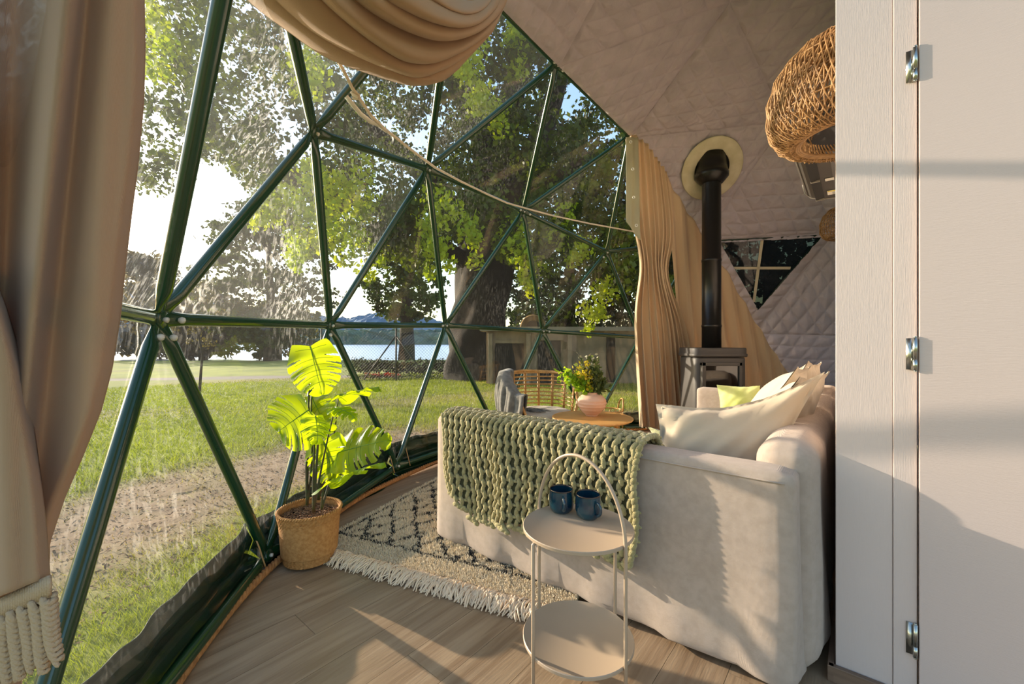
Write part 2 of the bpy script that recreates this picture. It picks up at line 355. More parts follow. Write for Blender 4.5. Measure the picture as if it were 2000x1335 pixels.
mesh('pane', [p+(p-tc_)*.12-tn*.03 for p in TW], [(0, 1, 2)], P_dark, win2)
for i in range(3):
    a, b = TW[i]+(TW[i]-tc_)*.06-tn*.012, TW[(i+1) % 3]+(TW[(i+1) % 3]-tc_)*.06-tn*.012
    mb = MB(); mb.tube([a, b], .020, 8); mb.build('frame_strip', mat('dark_green_trim', '#0f2416', rough=.4), win2, True)
for a, b in (((1490, 463), (1473, 590)), ((1428, 524), (1545, 524))):
    p, q = ray_plane(*a, A, tn)-tn*.022, ray_plane(*b, A, tn)-tn*.022; t = (q-p)/np.linalg.norm(q-p); s = np.cross(t, tn)*.016
    mb = MB(); mb.add([p-s, p+s, q+s, q-s, p-s+tn*.006, p+s+tn*.006, q+s+tn*.006, q-s+tn*.006], [(3,2,1,0),(4,5,6,7),(0,1,5,4),(1,2,6,5),(2,3,7,6),(3,0,4,7)])
    mb.build('cross_tape', mat('cream_tape', '#c9bda2', rough=.7), win2)

# vinyl skirt at the foot of the window, pegs, rope
base_ids = [54, 60, 49, 52, 57, 53, 50]
skirt = thing('trim_1', 'dark green glossy vinyl skirt along the foot of the dome window', kind='structure')
for a, b in zip(base_ids[:-1], base_ids[1:]):
    A, B = NODES[a], NODES[b]
    def F(u, v_):
        p = A[None, None, :]*(1-u)[..., None]+B[None, None, :]*u[..., None]; n = outw((A+B)/2); n = V((n[0], n[1], 0)); n /= np.linalg.norm(n)
        prof = np.interp(v_, [0, .15, .3, .45, .7, .85, 1], [-.03, .045, .035, .10, .07, .10, .085])
        zz = np.interp(v_, [0, .15, .3, .45, .7, .85, 1], [-.05, -.035, .02, .06, .13, .19, .225])
        off = prof+.006*np.sin(u*23+v_*3)+.004*np.sin(u*51+2)*v_
        zz = zz+(.008*np.sin(u*17+a)+.005*np.sin(u*41))*v_**3
        p = p+n*off[..., None]; return p[..., 0], p[..., 1], p[..., 2]*1.0-.04+zz
    P, Q = grid_geo(F, 60, 30); o = mesh('skirt_panel', P, Q, M_vinyl, skirt, True); solid(o, .004)
    if a in (60, 49, 52, 57):
        for s_ in (.07, .93) if a != 49 else (.07, .9):
            pass
for a, b, s_ in ((54, 60, .93), (60, 49, .93), (49, 52, .08), (60, 49, .1)):
    A, B = NODES[a], NODES[b]; p = A*(1-s_)+B*s_; n = outw(p); n = V((n[0], n[1], 0)); n /= np.linalg.norm(n)
    mb = MB(); mb.tube([p-n*.035+V((0, 0, -.02)), p+n*.0+V((0, 0, .09)), p+n*.03+V((0, 0, .17))], .004, 6); mb.build('peg', mat('peg_wood', '#b08a5a', rough=.6), skirt, True)
cx, cy = 2.117, 2.221
rp = []
def rope_centre(t):
    pts = [NODES[i] for i in base_ids]; inn = []
    for p in pts:
        d = V((p[0]-cx, p[1]-cy, 0)); r = np.linalg.norm(d); inn.append((math.atan2(d[1], d[0]), r))
    return inn
def rope_pts():
    out = []
    for i in range(900):
        t = i/899; ang = math.pi*(1.26-t*1.0); rad = 3.355
        out.append((cx+rad*math.cos(ang), cy+rad*math.sin(ang), .024+.004*math.sin(t*60)))
    return out
RP = rope_pts(); rope = thing('rope', 'thick twisted tan rope laid along the foot of the dome window', 'rope', (RP[0][0], RP[0][1], 0))
for k in range(3):
    pts = []
    for i, p in enumerate(RP):
        p = V(p); q = V(RP[min(i+1, 899)])-V(RP[max(i-1, 0)]); q /= np.linalg.norm(q); s = np.cross(q, (0, 0, 1)); an = i*.85+k*2*math.pi/3
        pts.append(p-V((RP[0][0], RP[0][1], 0))+(s*math.cos(an)+V((0, 0, 1))*math.sin(an))*.0095)
    mb = MB(); mb.tube(pts, .0105, 6); mb.build('strand', M_rope, rope, True)

# ------------------------------------------------------------------ floor: vinyl planks running towards the sofa back
fl = thing('floor', 'grey-brown wood-look plank floor', kind='structure')
mb = MB(); mb.lathe([(0, -.06), (3.42, -.06), (3.42, -.012), (0, -.012)], 60, (cx, cy, 0)); mb.build('subfloor', mat('subfloor', '#3a332d'), fl)
M_plank = mat('plank', '#866e55', rough=.42, col2='#a0896e', ns=2.2, nstretch=(10, .8, 1), obj_rand=.07, bump=.12, bs=8, bstretch=(14, 1, 1), spec=.4)
for nd in M_plank.node_tree.nodes:
    if nd.type == 'TEX_NOISE' and nd.noise_dimensions == '4D': nd.inputs['Distortion'].default_value = 1.2
CIRC = [(cx+3.40*math.cos(t*math.pi/24), cy+3.40*math.sin(t*math.pi/24)) for t in range(48)]
def clip(poly_, circ):
    out = poly_
    for i in range(len(circ)):
        a, b = circ[i], circ[(i+1) % len(circ)]; inp = out; out = []
        if not inp: break
        ins = lambda p: (b[0]-a[0])*(p[1]-a[1])-(b[1]-a[1])*(p[0]-a[0]) >= 0
        for k in range(len(inp)):
            p, q = inp[k-1], inp[k]; ip, iq = ins(p), ins(q)
            if ip != iq:
                d1 = (b[0]-a[0])*(p[1]-a[1])-(b[1]-a[1])*(p[0]-a[0]); d2 = (b[0]-a[0])*(q[1]-a[1])-(b[1]-a[1])*(q[0]-a[0]); t = d1/(d1-d2)
                out.append((p[0]+(q[0]-p[0])*t, p[1]+(q[1]-p[1])*t))
            if iq: out.append(q)
    return out
PW, PL = .19, 1.22; prot = math.atan2(BX[1], BX[0])-math.pi/2
for i in range(-22, 22):
    for j in range(-5, 5):
        u0, v0 = i*PW, j*PL+((i*5) % 7)*.17; g = .0008
        q = [(u0+g, v0+g), (u0+PW-g, v0+g), (u0+PW-g, v0+PL-g), (u0+g, v0+PL-g)]
        q = [(cx+AX[0]*a+BX[0]*b, cy+AX[1]*a+BX[1]*b) for a, b in q]
        q = clip(q, CIRC)
        if len(q) < 3: continue
        c = np.mean(V(q), 0); n = len(q)
        if c[1] < -.9: continue
        loc = [(p[0]-c[0], p[1]-c[1]) for p in q]; rm = Matrix.Rotation(-prot, 2); loc = [tuple(rm@Vector(p)) for p in loc]
        vs = [(x, y, -.012) for x, y in loc]+[(x, y, 0) for x, y in loc]
        fs = [tuple(range(n, 2*n)), tuple(range(n-1, -1, -1))]+[(k, (k+1) % n, n+(k+1) % n, n+k) for k in range(n)]
        o = mesh('plank', vs, fs, M_plank, fl); o.location = (c[0], c[1], 0); o.rotation_euler[2] = prot

# ------------------------------------------------------------------ the bathroom box: wall and door at the right
C0 = V((1.132, 1.46, 0))
def wp(u, v_, z): return C0+AX*u+BX*v_+V((0, 0, z))
MR = np.array(Matrix.Rotation(SROT, 3, 'Z'))
def wbox(name, u, v_, z, m, parent=None, bevel=.002):
    mb = MB(); c = wp(sum(u)/2, sum(v_)/2, sum(z)/2); mb.box((0, 0, 0), (u[1]-u[0], v_[1]-v_[0], z[1]-z[0])); o = mb.build(name, m, parent, bevel=bevel)
    o.location = c; o.rotation_euler[2] = SROT; return o
o = wbox('wall_right', (0, .148), (0, .06), (.0, 2.75), M_white); tag(o, 'white painted partition board beside the door', kind='structure')
o = wbox('wall_side', (0, .06), (.062, 2.9), (0, 2.75), M_white); tag(o, 'white partition wall behind the sofa', kind='structure')
dr = thing('door_1', 'white door leaf on three steel hinges in a white frame', kind='structure')
wbox('jamb', (.149, .205), (-.004, .06), (0, 2.75), M_white, dr)
wbox('head', (.205, 1.1), (-.004, .06), (2.50, 2.75), M_white, dr)
wbox('jamb', (1.05, 1.12), (-.004, .06), (0, 2.5), M_white, dr)
leaf = wbox('door_leaf', (.209, 1.045), (-.016, .03), (.02, 2.495), M_door, dr)
for hz in (.235, 1.142, 2.06):
    base = wp(.200, -.017, 0)
    mb = MB()
    for k, (a, b) in enumerate(((-.052, -.018), (-.016, .052))): mb.tube([base+V((0, 0, hz+a)), base+V((0, 0, hz+b))], .0062, 12)
    for e in (-.056, .056): mb.tube([base+V((0, 0, hz+e-.004*np.sign(e))), base+V((0, 0, hz+e))], .0045, 10)
    mb.box(base-AX*.010+BX*.010+V((0, 0, hz)), (.022, .003, .10), MR)
    mb.build('hinge', M_steel, dr, True)
M_base = mat('baseboard_wood', '#6d5848', rough=.5, col2='#7d6654', ns=5, nstretch=(1, 1, 12), bump=.1, bs=20)
o = wbox('baseboard_right', (-.02, .205), (-.022, -.003), (0, .055), M_base); tag(o, 'brown wooden skirting under the white partition', kind='structure')
o = wbox('baseboard_side', (-.022, -.003), (-.022, 2.9), (0, .055), M_base); tag(o, 'brown wooden skirting behind the sofa', kind='structure')

# ------------------------------------------------------------------ shaggy rug
RO = V((-1.05, 2.36, 0)); RE1 = V((.918, -.397, 0)); RE2 = V((.397, .918, 0)); RW, RL = 1.52, 3.0
RO = RO-RE1*.10
def rug_col(s, t):
    n = smooth_noise(s, t, 3, 30, 30, 5)*.03; X = s*RE1[0]+t*RE2[0]; Y = s*RE1[1]+t*RE2[1]
    # two families of diamond lines
    nA = V((-.97, -.257)); p = (X*nA[0]+Y*nA[1]+n)/.145
    nB = V((-.590, .807)); q = (X*nB[0]+Y*nB[1]+n*1.2)/.128
    lA = np.abs(p-np.round(p))*.145; lB = np.abs(q-np.round(q))*.128
    r = np.random.default_rng(5).random(s.shape)
    dark = (lA < .0095) & (r < .88) | (lB < .0070) & (r < .85)
    ins = (s > .07) & (t > .17)
    brd = (np.abs(s-.045+n*.3) < .009) | (np.abs(t-.15+n*.4) < .010)
    dark = (dark & ins) | (brd & (r < .72))
    c = np.empty(s.shape+(3,)); c[:] = V(lin('#e6d6b8')[:3]); c *= (1+.16*(np.random.default_rng(8).random(s.shape)-.5))[..., None]
    c[dark] = V(lin('#16171b')[:3]); return c
M_pile = mat('wool_pile', '#dccfb2', rough=1, attr='tint', sheen=.2)
rug = tag(mesh('shaggy_rug', [RO+RE1*a+RE2*b+V((0, 0, z)) for z in (.001, .010) for a, b in ((0, 0), (RW, 0), (RW, RL), (0, RL))],
          [(3,2,1,0),(4,5,6,7),(0,1,5,4),(1,2,6,5),(2,3,7,6),(3,0,4,7)], mat('rug_backing', '#c9bb9c', rough=1)),
          'cream shaggy rug with black diamond lines and fringe under the sofa', 'rug')
def pile():
    n = 190000; s = rng.random(n)*RW; t = rng.random(n)**1.35*RL
    X = RO[0]+RE1[0]*s+RE2[0]*t; Y = RO[1]+RE1[1]*s+RE2[1]*t
    vis = (X/Y*815 > -470) & (np.hypot(X-cx, Y-cy) < 3.36); uu = (X-S0[0])*AX[0]+(Y-S0[1])*AX[1]; vv = (X-S0[0])*BX[0]+(Y-S0[1])*BX[1]
    vis &= ~((uu > .15) & (vv > .3)) ; s, t, X, Y = s[vis], t[vis], X[vis], Y[vis]; n = len(s)
    h = .014+.014*rng.random(n); an = rng.random(n)*6.28; ln = .012*rng.random(n); wd = .0032; a2 = rng.random(n)*6.28
    B = np.stack([X, Y, np.full(n, .009)], 1); W = np.stack([np.cos(a2), np.sin(a2), 0*a2], 1)*wd/2*1.3
    T = B+np.stack([np.cos(an)*ln, np.sin(an)*ln, h], 1)
    vs = np.stack([B-W, B+W, T+W*.7, T-W*.7], 1).reshape(-1, 3); fs = np.arange(4*n).reshape(-1, 4)
    c = np.repeat(rug_col(s, t), 4, 0); o = mesh('pile', vs, fs, M_pile, rug, col=c); o['kind'] = 'stuff'
pile()
def fringe():
    mb_v = []; mb_f = []; k = 0
    for i in range(620):
        s = RW*i/619+rng.normal()*.004; L_ = .085+.05*rng.random(); dx = rng.normal()*.018; cur = rng.normal()*.02
        p0 = RO+RE1*s+RE2*.02*rng.random(); 
        if p0[0]/p0[1]*815 < -480 or p0[0]/p0[1]*815 > 260: continue
        pts = [p0+V((0, 0, .013))-RE2*L_*q+RE1*(dx*q+cur*math.sin(q*3.1))+V((0, 0, .016*math.sin(q*math.pi)*(1+rng.random())-.009*q)) for q in np.linspace(0, 1, 7)]
        r0 = .0032+.0014*rng.random(); v_, f_ = tube_geo(pts, [r0*(.8+.5*q*(1-q)*3) for q in np.linspace(0, 1, 7)], 4)
        mb_v += v_; mb_f += [tuple(a+k for a in f) for f in f_]; k += len(v_)
    o = mesh('fringe', mb_v, mb_f, mat('fringe_wool', '#ead2b4', rough=1), rug, True); o['kind'] = 'stuff'
fringe()

# ------------------------------------------------------------------ sofa
sofa = thing('sofa', 'cream linen slipcovered chaise sofa seen from its long end panel', 'sofa')
def cloth_box(name, u, v_, z, r=.04, parent=sofa, m=M_sofa, wob=.006, flare=0, n=26, seed=1, seam=False):
    """soft upholstered box in sofa axes, slightly uneven"""
    c = V(((u[0]+u[1])/2, (v_[0]+v_[1])/2, (z[0]+z[1])/2)); h = V((u[1]-u[0], v_[1]-v_[0], z[1]-z[0]))/2
    bm = bmesh.new(); bmesh.ops.create_cube(bm, size=2)
    bmesh.ops.subdivide_edges(bm, edges=bm.edges[:], cuts=n, use_grid_fill=True)
    vs = np.array([v.co[:] for v in bm.verts]); q = vs*h; inner = np.clip(q, -(h-r), h-r); d = q-inner
    # cube surface -> rounded box: map corner shells to radius r
    dd = np.linalg.norm(d, axis=1); m_ = dd > 1e-9; d[m_] = d[m_]/dd[m_][:, None]*r; P = inner+d
    x, y, zz = P.T; nz_ = smooth_noise(x*1+y, zz+y, seed, 7, 6, 8); 
    nrm = d.copy(); nrm[m_] = d[m_]/r
    P = P+nrm*(nz_*wob)[:, None]
    if flare:
        k = np.clip((h[2]-zz)/(2*h[2]), 0, 1); P[:, 0] *= 1+flare*k**2/h[0]; P[:, 1] *= 1+flare*.6*k**2/h[1]
        low = np.clip(((h[2]-zz)/(2*h[2])-.55)/.45, 0, 1); P[:, 1] += np.sign(y)*low*.012*np.sin(x*19+seed)+np.sign(y)*low*.006*np.sin(x*41); P[:, 0] += np.sign(x)*low*.012*np.sin(y*22)
    for v, p in zip(bm.verts, P): v.co = Vector(sp(*(p+c)))
    me = bpy.data.meshes.new(name); bm.to_mesh(me); bm.free()
    me.polygons.foreach_set('use_smooth', np.ones(len(me.polygons), dtype=bool)); me.materials.append(m)
    o = bpy.data.objects.new(name, me); COL.objects.link(o); o.parent = parent; return o
cloth_box('arm', (0, 1.80), (0, .15), (.018, .742), .035, wob=.004, flare=.012, n=30, seed=4)
cloth_box('back', (1.655, 1.855), (.11, 2.74), (.018, .825), .085, wob=.010, flare=.012, n=34, seed=6)
cloth_box('seat_base', (.03, 1.70), (.13, 1.05), (.02, .33), .03)
cloth_box('seat_base', (.78, 1.70), (1.03, 2.62), (.02, .33), .03)
cloth_box('seat_cushion', (.02, 1.66), (.155, 1.05), (.32, .48), .05, wob=.01)
cloth_box('seat_cushion', (.76, 1.66), (1.055, 1.84), (.32, .48), .05, wob=.01, seed=2)
cloth_box('seat_cushion', (.76, 1.66), (1.845, 2.60), (.32, .48), .05, wob=.01, seed=3)
cloth_box('arm', (.75, 1.80), (2.60, 2.75), (.018, .742), .035, wob=.006, flare=.01, seed=5)
# seam piping along the arm top and the rounded back end
mb = MB(); mb.tube([sp(u, -.002, .742-.032+.0) for u in np.linspace(.03, 1.77, 30)], .003, 6)
mb.build('piping', M_sofa, sofa, True)

def pillow(name, BL, BR, TR, TL, th, m, label, group=None, flange=.03, seed=1, puff=.55, crease=.008, n=40, sag=0):
    BL, BR, TR, TL = map(V, (BL, BR, TR, TL)); nn = np.cross(BR-BL, TL-BL); nn /= np.linalg.norm(nn)
    c = (BL+BR+TR+TL)/4; t = thing(name, label, 'cushion', tuple((BL+BR)/2), group=group); org = (BL+BR)/2
    fl = flange/max(np.linalg.norm(BR-BL), .1)
    def P(u, v_, side):
        # edges pulled in between the corners
        uu = u+(.5-u)*.05*np.sin(math.pi*v_)*2*.9; vv = v_+(.5-v_)*.05*np.sin(math.pi*u)*2*.9
        base = BL*((1-uu)*(1-vv))[..., None]+BR*(uu*(1-vv))[..., None]+TR*(uu*vv)[..., None]+TL*((1-uu)*vv)[..., None]
        e = np.minimum(np.minimum(u, 1-u), np.minimum(v_, 1-v_))
        k = np.clip((e-fl)/(.5-fl), 0, 1); prof = (4*np.clip(u-fl, 0, 1)*np.clip(1-fl-u, 0, 1)/(1-2*fl)**2*4*np.clip(v_-fl, 0, 1)*np.clip(1-fl-v_, 0, 1)/(1-2*fl)**2)**puff
        cr = smooth_noise(u, v_, seed, 14, 14, 8)*crease*np.clip(e/.1, 0, 1)+.8*smooth_noise(u*3-v_, v_, seed+3, 12, 3, 5)*crease*np.clip(1-k*1.5, 0, 1)
        wav = smooth_noise(u+v_, v_-u, seed+1, 9, 9, 5)*.006*np.clip(1-e/.12, 0, 1)
        z = side*(.002+th/2*prof)+cr+wav
        base = base-V((0, 0, 1))*sag*(np.sin(math.pi*u)*v_)[..., None]
        return base+nn*z[..., None]
    vs = []; fs = []; k = 0
    for side in (1, -1):
        def F(u, v_): p = P(u, v_, side)-org; return p[..., 0], p[..., 1], p[..., 2]
        a, b = grid_geo(F, n, n); 
        if side < 0: b = b[:, ::-1]
        vs.append(a); fs.append(b+k); k += len(a)
    o = mesh('cover', np.concatenate(vs), np.concatenate(fs), m, t, True)
    # welt where flange meets the pillow face
    loop = []
    for a, b in [(fl+(1-2*fl)*q, fl) for q in np.linspace(0, 1, 20)]+[(1-fl, fl+(1-2*fl)*q) for q in np.linspace(0, 1, 20)]+[(1-fl-(1-2*fl)*q, 1-fl) for q in np.linspace(0, 1, 20)]+[(fl, 1-fl-(1-2*fl)*q) for q in np.linspace(0, 1, 20)]:
        loop.append(P(V([[a]]), V([[b]]), 1)[0, 0]-org)
    mb = MB(); mb.tube(loop, .004, 5); mb.build('welt', m, t, True)
    return t
pillow('cushion', sp(1.25, .19, .50), sp(1.655, .34, .50), sp(1.845, .62, 1.05), sp(1.21, .34, .885), .21, mat('shaded_linen', '#b3a48e', rough=.95, weave=.15, wv=260, bump=.35, bs=7, sheen=.15),  # linen darkened to put this cushion's shade into its colour
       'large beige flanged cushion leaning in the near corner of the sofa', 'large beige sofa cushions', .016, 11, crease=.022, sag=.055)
pillow('cushion', sp(1.44, .52, .49), sp(1.52, 1.16, .49), sp(1.84, 1.22, 1.02), sp(1.76, .56, 1.03), .20, M_cush,
       'beige back cushion just behind the large corner cushion, against the white wall', 'large beige sofa cushions', .03, 21, crease=.010)
pillow('cushion', sp(1.34, 1.15, .49), sp(1.38, 1.78, .49), sp(1.72, 1.82, 1.02), sp(1.70, 1.20, 1.04), .22, M_cush,
       'sunlit beige flanged cushion in the middle of the sofa back', 'large beige sofa cushions', .035, 31, crease=.012)
pillow('cushion', sp(1.40, 1.80, .49), sp(1.42, 2.44, .49), sp(1.74, 2.50, 1.02), sp(1.70, 1.86, 1.05), .22, M_cush,
       'farthest sunlit beige cushion against the sofa back, below the quilted lining', 'large beige sofa cushions', .03, 41, crease=.014)
pillow('cushion', sp(1.02, 2.36, .49), sp(1.34, 2.42, .49), sp(1.30, 2.54, .80), sp(.96, 2.50, .79), .12, mat('lime_cushion_fabric', '#bcc46a', rough=.9, col2='#d3d68a', ns=9, sheen=.3),
       'small lime green cushion at the far arm of the sofa', 'small green cushions', .008, 51, puff=.5, n=26)
pillow('cushion', sp(1.10, .66, .50), sp(1.52, .60, .50), sp(1.50, .52, .68), sp(1.08, .58, .72), .13, mat('olive_velvet', '#9b9c6e', rough=.8, sheen=.6, bump=.3, bs=80),
       'olive green velvet cushion half hidden behind the knitted throw', 'small green cushions', .008, 61, puff=.45, n=26)

# ------------------------------------------------------------------ chunky knitted throw over the near arm
throw = thing('knitted_throw', 'chunky sage green knitted throw draped over the near sofa arm', 'blanket', sp(.7, 0, .0))
def throw_path(s):
    """s = distance from the inner hem: (v, z)"""
    pv = [.215, .205, .195, .150, .07, .0, -.035, -.048, -.055, -.062]; pz = [.50, .62, .735, .775, .785, .778, .750, .66, .45, .10]
    d = np.r_[0, np.cumsum(np.hypot(np.diff(pv), np.diff(pz)))]; return np.interp(s, d, pv), np.interp(s, d, pz), d
d_all = throw_path(0)[2]; s_edge = d_all[6]
ncol = 27
lump_v, lump_f = [], []
sph = []; 
for i in range(5):
    for j in range(6):
        th_ = math.pi*i/4; ph = 2*math.pi*j/6; sph.append((math.sin(th_)*math.cos(ph), math.sin(th_)*math.sin(ph), math.cos(th_)))
sph = V(sph); sf = []
for i in range(4):
    for j in range(6):
        a, b = i*6+j, i*6+(j+1) % 6; sf.append((a, b, b+6, a+6))
sf = np.array(sf); org = V(sp(.7, 0, 0)); kk = 0
def lump(p, ax, L_, r1):
    global kk
    ax = V(ax)/np.linalg.norm(ax); s1 = np.cross(ax, (BX[0], BX[1], .2)); s1 /= np.linalg.norm(s1); s2 = np.cross(ax, s1)
    q = p+sph[:, 2:3]*ax*L_+sph[:, 0:1]*s1*r1+sph[:, 1:2]*s2*r1
    lump_v.append(q-org); lump_f.append(sf+kk); kk += len(q)
def tp(c, s):   # c 0..1 across the throw, s metres down from the inner hem
    hang = max(0, s-s_edge); u = .125+1.135*c+(.10*(1-c)-.02*c)*min(hang/.5, 1)+.010*math.sin(hang*16+c*9)
    v_, z, _ = throw_path(s); v_ = v_-(.012*math.sin(c*17+1)+.008*math.sin(c*37))*min(1, hang*4); return V(sp(u, v_, z))
for ci in range(ncol):
    c = ci/(ncol-1); hang = np.interp(c, [0, .12, .35, .65, .85, .93, 1], [.40, .51, .48, .45, .44, .46, .47])+.012*math.sin(ci*2.1)
    s = .02; row = 0
    while s < s_edge+hang:
        p = tp(c, s); q = tp(c, s+.03); ax = q-p; side = AX*.0105*(1 if row % 2 else -1)
        lump(p+side*.45+rng.normal(size=3)*.0015, ax+AX*(.010 if row % 2 else -.010), .0255, .0128)
        if row % 2: lump(p+AX*.020+BX*.010, AX, .018, .0085)
        s += .029; row += 1
    p = tp(c, s_edge+hang+.01); lump(p, AX+V((0, 0, .25)), .026, .015); lump(tp(min(1, c+.018), s_edge+hang+.018), AX-V((0, 0, .3)), .022, .014)
for s in np.arange(.02, s_edge+.40, .026):
    lump(tp(-.018, s), tp(-.018, s+.02)-tp(-.018, s)+AX*.008, .022, .013)
for s in np.arange(.02, s_edge+.48, .026):
    lump(tp(1.018, s), tp(1.018, s+.02)-tp(1.018, s)-AX*.008, .022, .014)
mesh('stitches', np.concatenate(lump_v), np.concatenate(lump_f), M_knit, throw, True)
def F(u, v_):
    P = np.zeros(u.shape+(3,))
    for i in range(u.shape[0]):
        for j in range(u.shape[1]):
            c = u[i, j]; hang = np.interp(c, [0, .12, .35, .65, .85, .93, 1], [.39, .50, .47, .44, .43, .45, .46]); P[i, j] = tp(c, v_[i, j]*(s_edge+hang))+BX*.006-org
    return P[..., 0], P[..., 1], P[..., 2]
a, b = grid_geo(F, 24, 30); o = mesh('knit_gap_sheet', a, b, mat('sage_knit_gap_shade', '#45442c', rough=1), throw, True)  # dark sheet behind the stitches paints the shade in the gaps

# ------------------------------------------------------------------ side table
TC = V((.228, 1.45, 0)); tab = thing('side_table', 'greige metal two-tier side table with arched handle in front of the sofa', 'table', tuple(TC))
def disc(name, z, r=.19):
    mb = MB(); mb.lathe([(0, z-.006), (r-.003, z-.006), (r, z-.004), (r, z+.005), (r-.002, z+.007), (r-.0045, z+.005), (0, z+.005)], 64); o = mb.build(name, M_table, tab, True)
    m_ = o.modifiers.new('e', 'EDGE_SPLIT'); m_.split_angle = R(40); return o
disc('top_shelf', .538); disc('lower_shelf', .160)
FLp, BRp = V((-.160, -.106, 0)), V((.158, .110, 0)); BLp, FRp = V((-.124, .150, 0)), V((.126, -.150, 0))
zz = V((0, 0, 1)); arc = [BLp+zz*z for z in (0, .3, .50)]
ztop, zs = .785, .53
for t in np.linspace(0, math.pi, 36): arc.append((BLp+FRp)/2+(BLp-FRp)/2*math.cos(t)+zz*(zs+(ztop-zs)*math.sin(t)))
arc += [FRp+zz*z for z in (.50, .3, 0)]
mb = MB(); mb.tube(arc, .0062, 12); mb.build('arched_handle_frame', M_table, tab, True)
und = [FLp+zz*z for z in (0, .3, .52)]+[FLp*.97+zz*.531]+[BRp*.97+zz*.531]+[BRp+zz*z for z in (.52, .3, 0)]
for nm, p in (('leg', FLp), ('leg', BRp)):
    mb = MB(); mb.tube([p, p+zz*.3, p+zz*.527, p*.96+zz*.532], .0062, 12); mb.build(nm, M_table, tab, True)

# ------------------------------------------------------------------ two mugs
M_glaze = mat('teal_glaze', '#0a2138', rough=.12, col2='#14404c', ns=14, coat=.6, bump=.08, bs=40)
M_rim = mat('rim_glaze', '#2a1712', rough=.15, coat=.5)
def mug(loc, rz, label):
    t = thing('mug', label, 'mug', loc, rz, 'blue mugs on the side table')
    mb = MB(); mb.lathe([(0, 0), (.030, 0), (.034, .004), (.043, .014), (.0465, .030), (.0465, .060), (.0445, .078), (.0445, .084)], 40)
    mb.lathe([(.0415, .084), (.0412, .06), (.041, .02), (.03, .009), (0, .008)], 40); mb.build('body', M_glaze, t, True)
    mb = MB(); mb.lathe([(.0446, .083), (.0449, .086), (.0432, .0882), (.0412, .086), (.0415, .083)], 40); mb.build('rim', M_rim, t, True)
    mb = MB(); mb.tube([(.044, 0, .066), (.058, 0, .071), (.070, 0, .060), (.071, 0, .042), (.062, 0, .028), (.046, 0, .022)], [.006, .0058, .0058, .0058, .006, .007], 10)
    o = mb.build('handle', M_glaze, t, True); s = o.modifiers.new('s', 'SUBSURF'); s.levels = s.render_levels = 2; return t
mug((.186, 1.572, .542), R(-88), 'dark blue glazed mug at the back left of the side table top')
mug((.277, 1.518, .542), R(-62), 'dark blue glazed mug at the right of the side table top')

# ------------------------------------------------------------------ monstera in a basket
PX, PY = -1.095, 2.26
pot = thing('potted_monstera', 'faux monstera plant with backlit split leaves in a woven basket', 'plant', (PX, PY, .012))
M_bask = mat('seagrass', '#a9743c', rough=.85, col2='#c08d52', ns=60, bump=.4, bs=200)
def basket():
    vs = []; fs = []; nr, na = 54, 168
    for i in range(nr+1):
        t = i/nr; z = .004+.262*t; r0 = .126+.034*t-.006*math.sin(t*3.14)
        for k in range(na):
            an = 2*math.pi*k/na; rib = 1-min(1, abs(((k/na*16) % 1)-.5)/.07) if abs(((k/na*16) % 1)-.5) < .07 else 0
            wv_ = .0045*math.sin(k*2*math.pi/na*42+(i//2 % 2)*math.pi)*abs(math.sin(i*math.pi/2+.4))-.007*rib
            r = r0+wv_+.0012*math.sin(i*2.6); vs.append((r*math.cos(an), r*math.sin(an), z))
    for i in range(nr):
        for k in range(na): a, b = i*na+k, i*na+(k+1) % na; fs.append((a, b, b+na, a+na))
    mb = MB(); mb.v = vs; mb.f = fs; o = mb.build('basket', M_bask, pot, True)
    mb = MB(); mb.lathe([(0, .004), (.127, .004)], 40); mb.lathe([(.150, .262), (.150, .20), (.14, .05)], 40); mb.build('liner', M_bask, o, True)
    for q in (0, 1):
        mb = MB(); mb.tube([((.156+.005*math.cos(i*.9+q*3.14))*math.cos(i*2*math.pi/240), (.156+.005*math.cos(i*.9+q*3.14))*math.sin(i*2*math.pi/240), .266+.005*math.sin(i*.9+q*3.14)) for i in range(241)], .0045, 6)
        mb.build('rim_strand', M_bask, o, True)
basket()
vs = []; fs = []; k = 0
for i in range(1500):
    r = .148*math.sqrt(rng.random()); a = rng.random()*6.28; p = V((r*math.cos(a), r*math.sin(a), .222+.02*rng.random())); d = rng.normal(size=3); d[2] *= .35; d /= np.linalg.norm(d); L_ = .008+.012*rng.random(); s = np.cross(d, (0, 0, 1)); s = s/np.linalg.norm(s)*.0032
    vs += [p-d*L_/2-s, p-d*L_/2+s, p+d*L_/2+s, p+d*L_/2-s, p+V((0, 0, .004))]; fs += [(k, k+1, k+4), (k+1, k+2, k+4), (k+2, k+3, k+4), (k+3, k, k+4)]; k += 5
M_chip = mat('bark_chips', '#6d4a30', rough=.9, col2='#9a7350', ns=60)
o = mesh('wood_chips', vs, fs, M_chip, pot); o['kind'] = 'stuff'
mb = MB(); mb.lathe([(0, .224), (.151, .224)], 32); mb.build('soil', mat('soil', '#2e2018', rough=1), pot)
M_leaf = mat('monstera_leaf', '#3f8a16', rough=.32, col2='#357a14', ns=10, trans=.62, tcol='#cfe210', coat=.2)
M_vein = mat('leaf_vein', '#5b8f28', rough=.4, trans=.2, tcol='#9cc830')
M_stem = mat('plant_stem', '#3a4a22', rough=.6, col2='#4a3a28', ns=40)
